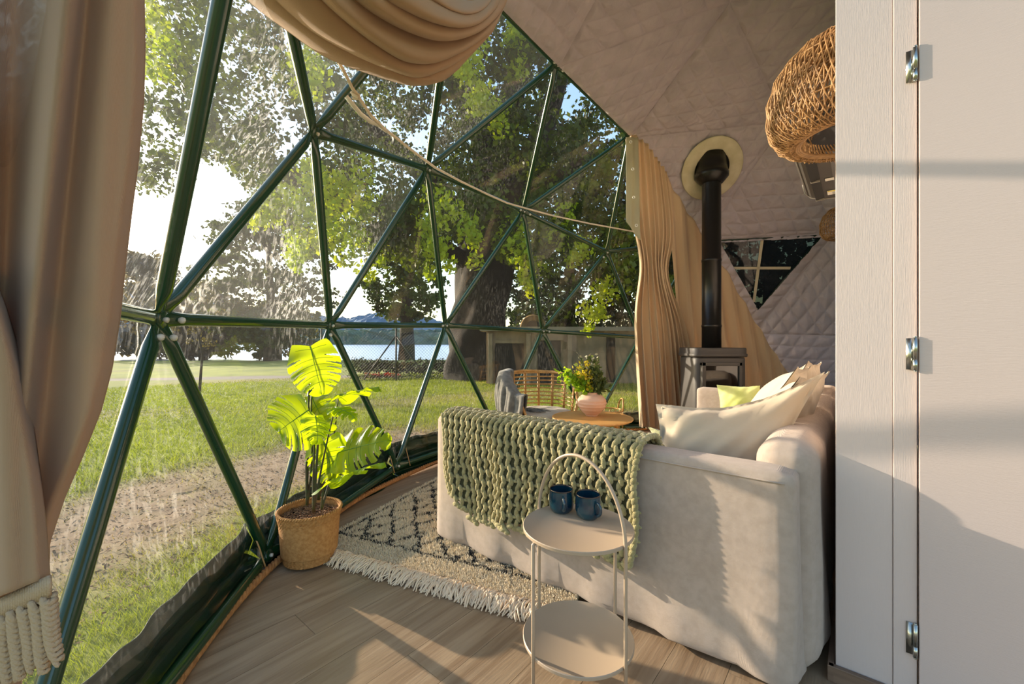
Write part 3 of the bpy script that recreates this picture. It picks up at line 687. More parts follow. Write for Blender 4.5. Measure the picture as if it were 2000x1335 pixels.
def monstera(base, tip, nrm, W, seed=0, curl=.25, slits=6):
    """split leaf from base (petiole joint) to tip, facing nrm; local to pot"""
    base, tip, nrm = V(base), V(tip), V(nrm); ax = tip-base; L_ = np.linalg.norm(ax); ax /= L_; nrm = nrm-ax*np.dot(nrm, ax); nrm /= np.linalg.norm(nrm); sd_ = np.cross(nrm, ax)
    r = np.random.default_rng(seed); vs = []; fs = []; n, m_ = 84, 11; idx = {}
    cuts = [(.16+.70*(i+.5)/slits+r.normal()*.008) for i in range(slits)]
    for side in (1, -1):
        for i in range(n+1):
            v_ = i/n
            # outline: heart
            wid = W*.5*(math.sin(math.pi*min(1, (v_*.93+.10))**.80))**.62 if v_ < .999 else 0
            wid = max(wid, 0)*(1.04 if v_ < .3 else 1)
            back = -.16*L_*math.exp(-(v_/.13)**2)     # lobes reach behind the joint
            for j in range(m_+1):
                t = j/m_; a = R(12)+R(38)*v_
                p = base+ax*(v_*L_*.94)+sd_*side*wid*t*math.cos(a*.6)+ax*(wid*t*math.sin(a)*.62*t+back*t)-nrm*(curl*W*.5*t*t*.8+.012*math.sin(v_*22)*t)-nrm*curl*L_*.55*v_*v_
                idx[side, i, j] = len(vs); vs.append(p)
        for i in range(n):
            v_ = (i+.5)/n
            d = min((abs(v_-c) for c in cuts))
            for j in range(m_):
                t = (j+.5)/m_
                if d < .004+.016*max(0, (t-.42)/.58) and t > .42: continue
                q = (idx[side, i, j], idx[side, i, j+1], idx[side, i+1, j+1], idx[side, i+1, j]); fs.append(q if side > 0 else q[::-1])
    o = mesh('leaf', vs, fs, M_leaf, pot, True)
    mb = MB(); mid = [V(vs[idx[1, i, 0]])+nrm*.0008 for i in range(0, n+1, 6)]; mb.tube(mid, [.0026*(1-.75*k_/len(mid)) for k_ in range(len(mid))], 5)
    for side in (1, -1):
        for c in np.r_[[.08], V(cuts)[:-1]+.5*.70/slits]:
            i = int(min(n, c*n)); mb.tube([V(vs[idx[side, i, j]])+nrm*.0008 for j in range(0, m_-1, 2)], .0011, 4)
    mb.build('vein', M_vein, o, True); return V(base)
def L3(px, py, Y): p = V(at(px, py, Y)); return p-V((PX, PY, .012))
leaves = [  # base px, tip px, depths, facing, width
    (L3(606, 676, 2.30), L3(630, 775, 2.20), (.35, -.92, .15), .27, 1, .12),
    (L3(603, 800, 2.22), L3(536, 845, 2.14), (-.15, -.95, .30), .36, 2, .12),
    (L3(608, 772, 2.34), L3(640, 850, 2.26), (-.5, -.8, .2), .22, 3, .2),
    (L3(660, 778, 2.30), L3(742, 738, 2.20), (.38, -.05, .92), .19, 4, .25),
    (L3(616, 812, 2.10), L3(625, 862, 2.03), (.75, -.6, .3), .15, 5, .3),
    (L3(655, 885, 2.28), L3(762, 852, 2.18), (.15, -.75, .65), .26, 6, .15),
    (L3(640, 945, 2.14), L3(752, 880, 2.02), (.38, -.08, .92), .19, 7, .22),
    (L3(632, 862, 2.26), L3(655, 950, 2.24), (.1, -.9, .3), .24, 8, .15),
    (L3(655, 795, 2.24), L3(695, 805, 2.14), (.3, -.35, .9), .12, 9, .3),
]
soil = [L3(600, 985, 2.24), L3(612, 1000, 2.20), L3(622, 975, 2.30), L3(628, 995, 2.22)]
for i, (b, t, n_, W_, sd0, cu) in enumerate(leaves):
    bb = monstera(b, t, n_, W_, sd0, cu); s = soil[[0, 0, 1, 2, 1, 3, 3, 2, 1][i]]
    pts = [s*(1-q)+bb*q+V((.012*math.sin(q*3.1)*(1 if i % 2 else -1), .02*math.sin(q*3.14), .05*math.sin(q*3.14)*(1 if i in (5, 6) else .2))) for q in np.linspace(0, 1, 14)]
    mb = MB(); mb.tube(pts, [.0062-.003*q for q in np.linspace(0, 1, 14)], 7); mb.build('stem', M_stem, pot, True)
for a in (0, 1, 2):
    s = soil[a]; e = [L3(598, 900, 2.24), L3(622, 850, 2.22), L3(634, 880, 2.27)][a]
    mb = MB(); mb.tube([s*(1-q)+e*q for q in np.linspace(0, 1, 8)], [.0085-.003*q for q in np.linspace(0, 1, 8)], 8); mb.build('stem', M_stem, pot, True)

# ------------------------------------------------------------------ curtains
def drape(name, top, bot, m, parent, nf=8, amp=.04, pinch=None, nu=160, nv=60, seed=1, thick=.003, org=(0,0,0), ampf=None, mid=None):
    """hanging cloth between two 3D polylines with vertical folds; pinch=(v, factor, centre u)"""
    top, bot = V(top), V(bot)
    def F(u, v_):
        uu = u
        if pinch:
            k = np.exp(-((v_-pinch[0])/pinch[3])**2)*pinch[1]; uu = u*(1-k)+pinch[2]*k
        A = np.stack(poly(top, uu), -1); B = np.stack(poly(bot, uu), -1)
        P = A*(1-v_)[..., None]+B*v_[..., None]
        if mid is not None: P = P+V(mid)*(np.sin(math.pi*v_))[..., None]
        d = B-A; t = np.stack(poly(top, np.clip(u+.01, 0, 1)), -1)-np.stack(poly(top, np.clip(u-.01, 0, 1)), -1)+np.stack(poly(bot, np.clip(u+.01, 0, 1)), -1)-np.stack(poly(bot, np.clip(u-.01, 0, 1)), -1)
        t[..., 2] = 0; t /= np.linalg.norm(t, axis=-1)[..., None]+1e-9; nrm = np.stack([t[..., 1], -t[..., 0], 0*t[..., 0]], -1)
        a = amp*(ampf(v_) if ampf else (.45+.55*v_)); ph = 2*math.pi*nf*(u+.020*smooth_noise(u, v_, seed, 9, 3, 4)+.02*np.sin(v_*2+u*7))
        w_ = np.sin(ph)+.35*np.sin(2*ph+1+2*v_)+.5*smooth_noise(u, v_, seed+5, 20, 3, 5)
        P = P+nrm*(a*w_)[..., None]+t*(a*.5*np.cos(ph))[..., None]-V(org)
        return P[..., 0], P[..., 1], P[..., 2]
    a, b = grid_geo(F, nu, nv); o = mesh(name, a, b, m, parent, True); solid(o, thick); return o
K = NODES[15]; n25, n34, n50 = NODES[25], NODES[34], NODES[50]
inn = lambda p, d=.10: V(p)-outw(p)*d
rc = thing('curtain', 'long beige curtain bunched beside the flue at the edge of the dome window', 'curtain', at(1290, 838, 5.35), group='beige curtains of the dome window')
rc.location = (0, 0, 0); rc.location = V(at(1290, 838, 5.35)); ORG = V(rc.location)
top = [at(1221, 272, 4.36), at(1236, 262, 4.38), at(1262, 278, 4.45), at(1300, 335, 4.62)]
bot = [at(1250, 832, 5.05), at(1290, 842, 5.10), at(1330, 836, 5.18), at(1362, 830, 5.25)]
drape('bunched_panel', top, bot, M_curt2, rc, 9, .050, (.40, .45, .36, .12), 260, 90, 3, org=ORG, ampf=lambda v: .30+.9*v)
top = [at(1296, 332, 4.66), at(1330, 392, 4.80), at(1363, 444, 4.98), at(1420, 530, 5.12), at(1470, 620, 5.25), at(1520, 700, 5.28), at(1580, 780, 5.2)]
bot = [at(1340, 836, 5.25), at(1375, 836, 5.3), at(1410, 836, 5.3), at(1450, 834, 5.3), at(1500, 830, 5.35), at(1540, 828, 5.35), at(1600, 822, 5.3)]
drape('wide_panel', top, bot, M_curt2, rc, 9, .030, None, 260, 60, 9, org=ORG, ampf=lambda v: .45+.9*v)
mb = MB(); tb = [V(at(1245, 505, 4.58))-ORG+V((.02*math.cos(a), -.07+.10*math.sin(a), .006*math.sin(a*2))) for a in np.linspace(0, 6.28, 3)]
# pale stiff edging with eyelets down the leading edge
top = [at(1222, 268, 4.32), at(1246, 268, 4.34)]; bt = [at(1222, 432, 4.42), at(1250, 470, 4.46)]
drape('leading_hem', top, bt, mat('hem_band', '#b7b193', rough=.6, trans=.3, tcol='#b7b193'), rc, 1, .008, None, 20, 30, 4, org=ORG)
for p in ((1232, 277), (1236, 330), (1238, 385), (1243, 440)):
    q = V(at(*p, 4.31))-ORG; mb = MB(); mb.tube([q+V((.012*math.cos(a), 0, .012*math.sin(a))) for a in np.linspace(0, 6.283, 17)], .004, 6, False); mb.build('eyelet', mat('pale_eyelet', '#d8d6cb', rough=.4), rc, True)

# left curtain close to the eye: two layers, macrame hem
lc = thing('curtain', 'near beige curtain at the left edge with a knotted fringe hem', 'curtain', at(-60, 1290, .80), group='beige curtains of the dome window'); LO = V(lc.location)
def left_layer(name, edge, x_left, Y0, folds, ybot, ytop=-160, seed=1, thick=.004, tilt=.0):
    ey = [e[1] for e in edge]; ex = [e[0] for e in edge]
    def F(u, v_):
        yb = ybot(u) if callable(ybot) else ybot; py = ytop+(yb-ytop)*v_; xr = np.interp(py, ey, ex); px = x_left+(xr-x_left)*u
        Y = Y0+tilt*u+0*px
        for c, wd, am, dr in folds:       # fold centre at the top (px), width, depth, drift with y
            xc = c+dr*(py/1000.); Y = Y-am*np.exp(-((px-xc)/wd)**2)
        Y = Y+.006*smooth_noise(u, v_, seed, 6, 4, 6); rnd = np.clip((px-xr+26)/26, 0, 1); Y = Y+.05*rnd**2
        return (px-1000)/815*Y-LO[0], Y-LO[1], H-(py-667.5)/815*Y-LO[2]
    a, b = grid_geo(F, 120, 120); o = mesh(name, a, b, M_curt, lc, True); solid(o, thick); return o
back_edge = [(277, -200), (280, 0), (282, 90), (279, 200), (268, 320), (255, 420), (243, 520), (233, 620), (217, 720), (196, 800), (160, 890), (125, 970), (95, 1060), (93, 1135)]
left_layer('back_fold', back_edge, -240, .715, [(128, 30, .075, -110), (210, 38, .03, -60), (40, 50, -.03, -40), (-60, 50, .05, 0)], 1140, seed=3)
front_edge = [(-150, -200), (-120, 200), (-60, 420), (10, 600), (45, 720), (62, 820), (76, 920), (88, 1020), (94, 1110), (96, 1130)]
left_layer('front_fold', front_edge, -300, .655, [(-20, 40, .03, 30), (60, 20, .01, 10)], lambda u: 1170-46*np.clip((u-.72)/.28, 0, 1), seed=5)
left_layer('lower_layer', [(20, 1100), (36, 1250), (44, 1420)], -300, .69, [(-20, 40, .02, 30)], 1420, ytop=1150, seed=8)
# knotted heading of the fringe
def lp(px, py, Y): return V(at(px, py, Y))-LO
M_mac = mat('macrame_cotton', '#b59d80', rough=1, bump=.4, bs=300)
mb = MB()
for i in range(34):
    px = -60+i*4.7; yt = 1172-46*max(0, (px+5)/100)+0; mb.tube([lp(px, yt-2, .645), lp(px+1.2, yt+14, .64), lp(px, yt+40, .645)], .0031, 6)
mb.build('heading', M_mac, lc, True)
for i in range(8):
    px = -46+i*19.8; yt = 1212-46*max(0, (px+5)/100); n = 60; drift = 26*max(0, (px-20)/80)
    for s_ in range(3):
        pts = []; 
        for k in range(n+1):
            q = k/n; an = q*26+s_*2.094+i; rr = .0056*(1 if q < .9 else .8); c = lp(px+drift*q**1.6+3*math.sin(q*5+i), yt+ (128+8*math.sin(i*2.3))*q, .645)
            pts.append(c+V((math.cos(an)*rr, math.sin(an)*rr, .004*math.sin(an*2))))
        mb = MB(); mb.tube(pts, [.0050*(1-.35*(k/n)**3) for k in range(n+1)], 6)
        if s_ == 0: T = mb
        else: T.add(mb.v, mb.f)
    T.build('tassel', M_mac, lc, True)

# ------------------------------------------------------------------ swagged curtain overhead
sw = thing('curtain', 'beige curtain gathered up into a hanging swag at the top of the dome window', 'curtain', at(820, 0, 1.9), group='beige curtains of the dome window'); SO = V(sw.location)
# guide curves (photo pixels, depth) from the left end to the right end; outermost (lowest) first
G = [
 [(430,-70,1.35),(485,0,1.45),(560,58,1.55),(640,112,1.66),(730,146,1.77),(806,166,1.85),(860,158,1.92),(890,138,1.98),(905,122,2.03),(925,100,2.08)],
 [(470,-70,1.30),(540,0,1.40),(610,60,1.50),(690,105,1.60),(760,135,1.70),(815,150,1.78),(865,135,1.85),(905,112,1.92),(940,84,1.98),(962,62,2.04)],
 [(560,-80,1.27),(620,-10,1.36),(680,45,1.45),(740,90,1.55),(790,118,1.64),(840,122,1.72),(885,106,1.80),(925,84,1.88),(962,55,1.96),(990,0,2.03)],
 [(620,-80,1.30),(690,-5,1.38),(745,35,1.47),(800,62,1.56),(850,76,1.64),(890,74,1.72),(930,62,1.80),(962,40,1.88),(984,10,1.95),(992,-40,2.02)],
 [(680,-80,1.27),(745,-10,1.35),(800,24,1.44),(850,44,1.52),(892,52,1.60),(925,48,1.68),(950,34,1.76),(970,12,1.84),(980,-15,1.92),(985,-60,2.00)],
 [(760,-90,1.30),(805,-30,1.37),(850,2,1.45),(885,20,1.52),(915,26,1.60),(938,20,1.68),(955,6,1.76),(965,-15,1.84),(970,-40,1.92),(972,-80,2.00)],
 [(800,-100,1.34),(840,-50,1.40),(870,-20,1.48),(900,-2,1.56),(920,2,1.62),(936,-4,1.70),(948,-18,1.78),(955,-40,1.86),(958,-60,1.93),(960,-95,2.00)]]
GP = np.array([[at(*p) for p in g] for g in G])          # (7,10,3)
def swag(u, v_):
    # dense profile across the guides: rounded rolls between guide lines
    k = v_*(len(GP)-1); i0 = np.clip(np.floor(k).astype(int), 0, len(GP)-2); f = k-i0; fs_ = f
    def along(i):
        out = np.empty(u.shape+(3,)); d = np.linspace(0, 1, GP.shape[1])
        for c in range(3):
            tab = GP[:, :, c]; x = u*(GP.shape[1]-1); j = np.clip(np.floor(x).astype(int), 0, GP.shape[1]-2); g = x-j
            # catmull-rom
            jm, jp, jq = np.clip(j-1, 0, 9), j+1, np.clip(j+2, 0, 9); p0, p1, p2, p3 = tab[i, jm], tab[i, j], tab[i, jp], tab[i, jq]
            out[..., c] = .5*(2*p1+(p2-p0)*g+(2*p0-5*p1+4*p2-p3)*g*g+(3*p1-p0-3*p2+p3)*g**3)
        return out
    A, B = along(i0), along(i0+1); P = A*(1-fs_)[..., None]+B*fs_[..., None]
    roll = np.sin(math.pi*f)**.7; amp = np.interp(i0, [0, 1, 2, 3, 4, 5], [.02, .045, .075, .06, .05, .04])*(.35+.65*np.sin(math.pi*np.clip(u, 0, 1)))
    toward = V((0, 0, H))-P; toward /= np.linalg.norm(toward, axis=-1)[..., None]
    P = P+toward*(roll*amp)[..., None]-V((0, 0, 1))*(roll*amp*.35)[..., None]
    cr = smooth_noise(u, v_, 77, 10, 22, 8)*.007+smooth_noise(u*1, v_*1, 78, 40, 6, 6)*.0035*np.exp(-((u-.55)/.25)**2)
    pk = np.exp(-((u-.60)/.10)**2-((v_-.06)/.10)**2)*np.sin(u*95+v_*60)*.007
    P = P+toward*(cr+pk)[..., None]-SO
    return P[..., 0], P[..., 1], P[..., 2]
a, b = grid_geo(swag, 200, 160); o = mesh('swag', a, b, M_curt, sw, True); solid(o, .004)
# upper cloth running back up to the frame, closes the bundle from behind
def swag_back(u, v_):
    A = np.stack(swag(u, 0*v_), -1)+SO; B = V(at(700, -260, 1.9))*(1-u)[..., None]+V(at(965, -150, 2.15))*u[..., None]; P = A*(1-v_)[..., None]+B*v_[..., None]+V((-.05, .16, .0))*(np.sin(math.pi*v_))[..., None]-SO
    return P[..., 0], P[..., 1], P[..., 2]
a, b = grid_geo(swag_back, 80, 30); o = mesh('swag_back', a, b, M_curt, sw, True); solid(o, .003)
mb = MB(); mb.tube([V(swag(V([[q]]), V([[.0]])))[:, 0, 0] for q in np.linspace(0, 1, 60)], .0035, 6); mb.build('hem', M_curt, sw, True)

# cord slung from the swag to the right curtain
P0 = at(665, 125, 1.74); cord = thing('cord', 'cream cord slung across the dome window from the swag to the right curtain', 'cord', P0)
cp = [(660,118,1.74),(672,140,1.75),(688,172,1.80),(706,198,1.86),(724,225,1.95),(752,252,2.1),(800,290,2.4),(850,327,2.7),(900,354,3.0),(950,378,3.3),(990,396,3.55),(1025,406,3.75),(1080,421,3.95),(1150,436,4.15),(1238,452,4.35)]
pts = [V(at(*p))-V(P0) for p in cp]; 
mb = MB(); mb.tube(pts, [.0075]*len(pts), 8); cd_ = mb.build('cord_line', M_cream, cord, True)
cp2 = [(676,188,1.84),(688,203,1.86),(704,222,1.92),(724,238,1.98),(740,244,2.06),(756,256,2.12)]
mb = MB(); mb.tube([V(at(*p))-V(P0) for p in cp2], .010, 8); mb.build('loose_loop', mat('pale_cord', '#cfcabd', rough=.7), cord, True)
mb = MB(); q = V(at(694, 186, 1.82))-V(P0); mb.tube([q+V((.016*math.cos(a*1.7), .008*math.sin(a), .012*math.sin(a*1.3))) for a in np.linspace(0, 9, 26)], .005, 6); mb.build('knot', M_cream, cord, True)

# ------------------------------------------------------------------ flue and stove
FA, FB, FC = NODES[15], NODES[25], NODES[9]; fn = np.cross(FB-FA, FC-FA); fn /= np.linalg.norm(fn)
if np.dot(fn, CEN-FA) < 0: fn = -fn
HC = ray_plane(1390, 330, FA+fn*.088, fn); fx, fy = HC[0]-.012, HC[1]-.02
stx, sty = fx, fy
stove = thing('wood_stove', 'charcoal wood stove with curved glass door and black flue pipe behind the sofa', 'stove', (stx, sty, 0))
prof_w, prof_d = .285, .235
def stove_ring(z, s=1.0, n=48, sd_=1.0):
    out = []
    for k in range(n):
        a = 2*math.pi*k/n; c, s_ = math.cos(a), math.sin(a); e = .26; out.append((math.copysign(abs(c)**e, c)*prof_w*s, math.copysign(abs(s_)**e, s_)*prof_d*s*sd_, z))
    return out
def loft(rings, cap=True):
    n = len(rings[0]); vs = [p for r in rings for p in r]; fs = [(i*n+k, i*n+(k+1) % n, (i+1)*n+(k+1) % n, (i+1)*n+k) for i in range(len(rings)-1) for k in range(n)]
    if cap: fs += [tuple(range(n-1, -1, -1)), tuple(range((len(rings)-1)*n, len(rings)*n))]
    return vs, fs
mb = MB(); mb.add(*loft([stove_ring(z, s) for z, s in ((.05, .93), (.06, .95), (1.00, .95), (1.02, .93))])); mb.build('body', M_stove, stove, True)
mb = MB(); mb.add(*loft([stove_ring(z, s) for z, s in ((1.025, .99), (1.03, 1.02), (1.055, 1.02), (1.06, .99), (1.11, .99), (1.118, .97))])); mb.build('top_plate', M_stove, stove, True)
mb = MB(); mb.add(*loft([stove_ring(z, s) for z, s in ((0, .9), (.05, .9))])); mb.build('plinth', M_stove, stove)
# door with glass on the front
dfr = MB()
for x0, x1, z0, z1 in ((-.225, -.185, .36, .97), (.155, .185, .36, .97), (-.225, .185, .935, .97), (-.225, .185, .34, .39)): dfr.box(((x0+x1)/2, -.250, (z0+z1)/2), (x1-x0, .05, z1-z0))
d_ = dfr.build('door', M_stove, stove, bevel=.004)
mb = MB(); mb.box((-.015, -.248, .66), (.345, .014, .57)); mb.build('glass', mat('fire_glass', '#0c0b09', rough=.04, coat=1), d_)
mb = MB(); mb.tube([(.20, -.25, .60), (.205, -.262, .66), (.20, -.25, .74)], .007, 8); mb.build('handle', M_steel, d_, True)
ztop_ = HC[2]+.06
mb = MB(); mb.lathe([(.0, 1.11), (.098, 1.11), (.098, 1.34), (.1015, 1.342), (.1015, 1.365), (.097, 1.367)]+[(.097, 2.05), (.1005, 2.052), (.1005, 2.075), (.096, 2.077), (.096, HC[2]-.06)], 36); mb.build('flue_pipe', M_black, stove, True)
mb = MB(); mb.lathe([(.10, HC[2]-.17), (.115, HC[2]-.165), (.17, HC[2]-.10), (.172, HC[2]-.06), (.165, HC[2]-.055), (.150, HC[2]+.02), (.146, HC[2]+.14), (0, HC[2]+.14)], 36); mb.build('storm_collar', M_black, stove, True)
q = np.array(Vector(fn).to_track_quat('Z', 'Y').to_matrix())
col_ = thing('flue_ring', 'cream felt ring sewn round the flue opening in the quilted lining', 'collar', tuple(HC))
mb = MB(); v_, f_ = lathe_geo([(.19, .006), (.20, .014), (.33, .014), (.338, .006), (.33, 0)], 48); mb.add([q@V((x*.92, y*1.02, z)) for x, y, z in v_], f_); mb.build('felt', mat('cream_felt', '#cdc4a8', rough=.95, col2='#bdb393', ns=9), col_, True)
mb = MB(); v_, f_ = lathe_geo([(0, .004), (.20, .004)], 40); mb.add([q@V((x*.92, y*1.02, z)) for x, y, z in v_], f_); mb.build('opening', mat('hole_shade_black', '#050505', rough=1), col_)  # flat black disc stands for the darkness inside the hole

# ------------------------------------------------------------------ rattan lamps and air conditioner
def rattan_lamp(loc, S, label, cordlen, n1=76, seed=0):
    t = thing('pendant_lamp', label, 'lamp', loc, group='woven rattan pendant lamps')
    zs = np.array([-.50, -.53, -.46, -.30, -.05, .22, .42, .53, .58]); rs = np.array([.60, .74, .88, .985, 1.0, .90, .66, .36, .12])
    tt = np.linspace(0, 1, 9)
    def rad(q): return np.interp(q, tt, rs), np.interp(q, tt, zs)
    for part, (dirn, cnt, tw, r_, k0) in {'diagonal_weave': (1, n1, 1.1, .0030, 0), 'cross_weave': (-1, n1, .75, .0026, 1), 'upright_weave': (1, n1, .06, .0026, 2)}.items():
        mb = MB()
        for i in range(cnt):
            a0 = 2*math.pi*i/cnt+.02*math.sin(i*7.7); pts = []
            for q_ in np.linspace(0, .97, 22):
                r, z = rad(q_); a = a0+dirn*tw*q_; k = S*(1+.012*math.sin(q_*40+i)+(.015 if k0 == 1 else 0)); pts.append((r*k*math.cos(a), r*k*math.sin(a), z*k*1.35))
            mb.tube(pts, r_*S/.28, 4, False)
        mb.build(part, M_rattan2, t, True)
    mb = MB()
    for q_ in np.r_[[0, .02, .04], np.linspace(.10, .93, 15)]:
        r, z = rad(q_); mb.tube([(r*S*.99*math.cos(a), r*S*.99*math.sin(a), z*S*1.35) for a in np.linspace(0, 2*math.pi, 49)], .0034*S/.28 if q_ > .05 else .006*S/.28, 5, False)
    mb.build('hoops', M_rattan2, t, True)
    mb = MB(); r, z = rad(0)
    for i in range(n1): a = 2*math.pi*i/n1; mb.tube([(r*S*math.cos(a+.2*q_)*(1-.10*q_), r*S*math.sin(a+.2*q_)*(1-.10*q_), (z+.10*q_)*S*1.35) for q_ in np.linspace(0, 1, 5)], .0028*S/.28, 4, False)
    mb.build('inner_rim', M_rattan2, t, True)
    mb = MB(); mb.tube([(0, 0, .7*S), (0, 0, .7*S+cordlen)], .004, 6); mb.build('lamp_cord', M_black, t, True)
    mb = MB(); mb.lathe([(0, .16), (.022, .16), (.024, .10), (.02, .09), (.016, .085), (.035, .05), (.045, .015), (.035, -.02), (0, -.033)], 16); b_ = mb.build('bulb', mat('bulb_glass', '#d8d2c4', rough=.2), t, True)
    return t
rattan_lamp(at(1662, 172, 1.95), .335, 'larger woven rattan pendant lamp in front of the air conditioner', .9)
rattan_lamp(at(1655, 432, 4.0), .215, 'smaller woven rattan pendant lamp lower down beyond the air conditioner', 1.2, 40)
ac = thing('air_conditioner', 'dark grey wall air conditioner behind the large rattan lamp', 'air conditioner', tuple(C0+BX*1.45+V((0, 0, 2.35))), SROT)
def acp(x, y, z): return (x, y, z)       # local: x across (towards the room = -x), y along the wall
prof = [(-.004, -.13), (-.06, -.135), (-.14, -.130), (-.20, -.110), (-.238, -.07), (-.25, -.01), (-.25, .10), (-.23, .14), (-.18, .155), (-.004, .155)]
def ac_ring(y, s=1): return [(x*s, y, z*s) for x, z in prof]
mb = MB(); mb.add(*loft([ac_ring(y, s) for y, s in ((-.50, .96), (-.49, 1), (.47, 1), (.48, .96))])); mb.build('casing', mat('ac_grey', '#4a4642', rough=.45), ac, False, bevel=.004)
mb = MB(); mb.box((-.150, .0, -.133), (.05, .88, .018), np.array(Matrix.Rotation(R(-14), 3, 'Y'))); mb.build('louvre', mat('ac_black', '#050504', rough=.8), ac)
for s in (-.44, 0, .44):
    mb = MB(); mb.box((-.150, s, -.144), (.05, .012, .012)); mb.build('louvre_pin', mat('ac_pin', '#8f8a80', rough=.4), ac)
mb = MB(); mb.tube([(x*1.012, .476, z*1.012) for x, z in prof[1:-1]], .006, 6); mb.build('edge_trim', mat('ac_trim', '#77726c', rough=.4), ac, True)
mb = MB(); mb.tube([(-.226, y, -.088) for y in (-.49, 0, .47)], .003, 6); mb.build('seam', mat('ac_trim', '#a49f98'), ac, True)
mb = MB(); mb.box((-.078, .03, -.1375), (.045, .05, .0015)); st = mb.build('sticker', mat('sticker_white', '#dedbd2', rough=.5), ac)
mb = MB(); mb.box((-.060, .33, -.1375), (.085, .10, .0015)); st = mb.build('energy_label', mat('sticker_white', '#dedbd2'), ac)
mb = MB(); mb.box((-.060, .294, -.1386), (.08, .022, .001)); mb.build('yellow_band', mat('yellow_print', '#d8c63a', rough=.5), st)
for i in range(4): mb = MB(); mb.box((-.050, .325+i*.016, -.1386), (.05, .005, .001)); mb.build('print_line', mat('grey_print', '#77777a', rough=.5), st)

# ------------------------------------------------------------------ coffee table, vase, bouquet
CTX, CTY = .725, 3.78
ct = thing('coffee_table', 'round light wood coffee table beyond the knitted throw', 'table', (CTX, CTY, 0))
mb = MB(); mb.lathe([(0, .478), (.335, .478), (.355, .486), (.362, .494), (.360, .502), (.352, .503), (.345, .498), (0, .498)], 64); o = mb.build('table_top', M_wood, ct, True); o.modifiers.new('e', 'EDGE_SPLIT')
for k in range(4):
    a = R(15.7+90*k); mb = MB(); mb.tube([(.235*math.cos(a), .235*math.sin(a), .478), (.29*math.cos(a), .29*math.sin(a), 0)], [.024, .015], 12); mb.build('leg', M_wood, ct, True)
mb = MB(); mb.box((0, 0, .455), (.40, .03, .03)); mb.box((0, 0, .455), (.03, .40, .03)); mb.build('cross_brace', M_wood, ct)
vase = thing('vase', 'round ribbed terracotta vase on the wooden coffee table', 'vase', (.737, 3.86, .499))
pr = [(0, 0), (.050, 0), (.060, .01), (.095, .045), (.125, .085), (.136, .12), (.128, .155), (.10, .185), (.062, .203), (.055, .206), (.056, .216), (.048, .216), (.046, .20)]
z_ = np.linspace(0, 1, 80); d = np.linspace(0, 1, len(pr)); pr2 = [(np.interp(q_, d, [p[0] for p in pr])+.0018*math.sin(q_*95)*(q_ > .06), np.interp(q_, d, [p[1] for p in pr])) for q_ in z_]
mb = MB(); mb.lathe(pr2, 48); mb.lathe([(.046, .2), (.1, .15), (.1, .06), (0, .02)], 24); mb.build('body', mat('terracotta_wash', '#d2a184', rough=.85, col2='#dcb49b', ns=6, nstretch=(1, 1, 5)), vase, True)
def leafball(name, label, cat, loc, stems, m_list, parent=None):
    t = thing(name, label, cat, loc) if parent is None else parent
    for (tipv, nl, ls, mi, sp_) in stems:
        tipv = V(tipv); pts = [tipv*q_+V((.02*math.sin(q_*3), 0, .04*math.sin(q_*3.14))) for q_ in np.linspace(0, 1, 7)]
        mb = MB(); mb.tube(pts, .0022, 5); st_ = mb.build('stem', M_stem, t, True); vs = []; fs = []; k = 0
        for i in range(nl):
            q_ = .30+.70*i/nl; c = tipv*q_+V((.02*math.sin(q_*3), 0, .04*math.sin(q_*3.14)))+rng.normal(size=3)*sp_*.25
            d = rng.normal(size=3)+tipv/np.linalg.norm(tipv)*.8; d /= np.linalg.norm(d); s = np.cross(d, rng.normal(size=3)); s /= np.linalg.norm(s); up = np.cross(d, s); L_ = ls*(.7+.6*rng.random()); wdt = L_*.32
            vs += [c, c+d*L_*.45+s*wdt-up*L_*.05, c+d*L_, c+d*L_*.45-s*wdt-up*L_*.05, c+d*L_*.5+up*L_*.05]; fs += [(k, k+1, k+4), (k+1, k+2, k+4), (k+2, k+3, k+4), (k+3, k, k+4)]; k += 5
        mesh('sprig', vs, fs, m_list[mi], t, True)['kind'] = 'stuff'
    return t
M_l1 = mat('bright_leaf', '#6f9a22', rough=.5, trans=.5, tcol='#b5d42a'); M_l2 = mat('yellow_bloom', '#c9b52a', rough=.6, trans=.4, tcol='#e2cf3a'); M_l3 = mat('olive_leaf', '#4d5a2e', rough=.5, trans=.3, tcol='#8a9a4a'); M_l4 = mat('grey_bloom', '#a9a486', rough=.8)
st = []
r_ = np.random.default_rng(12)
for i in range(10): a = r_.random()*3.0+1.4; st.append(((-.22+.06*r_.normal(), .06*r_.normal(), .20+.10*r_.random()), 26, .050, 0, .09))
for i in range(9): st.append(((-.12+.06*r_.normal(), .06*r_.normal(), .27+.09*r_.random()), 26, .035, 1, .09))
for i in range(9): st.append(((.0+.07*r_.normal(), .05*r_.normal(), .30+.12*r_.random()), 30, .045, 2, .07))
for i in range(4): st.append(((-.02+.05*r_.normal(), .03*r_.normal(), .40+.06*r_.random()), 20, .03, 3, .06))
for i in range(5): st.append(((.10+.03*r_.normal(), .04*r_.normal(), .14+.08*r_.random()), 20, .06, 2, .05))
leafball('bouquet', 'green and yellow foliage bouquet standing in the terracotta vase', 'bouquet', (.737, 3.86, .62), [((p[0], p[1], p[2]-.0), n_, l_, m__, s_) for p, n_, l_, m__, s_ in st], [M_l1, M_l2, M_l3, M_l4])

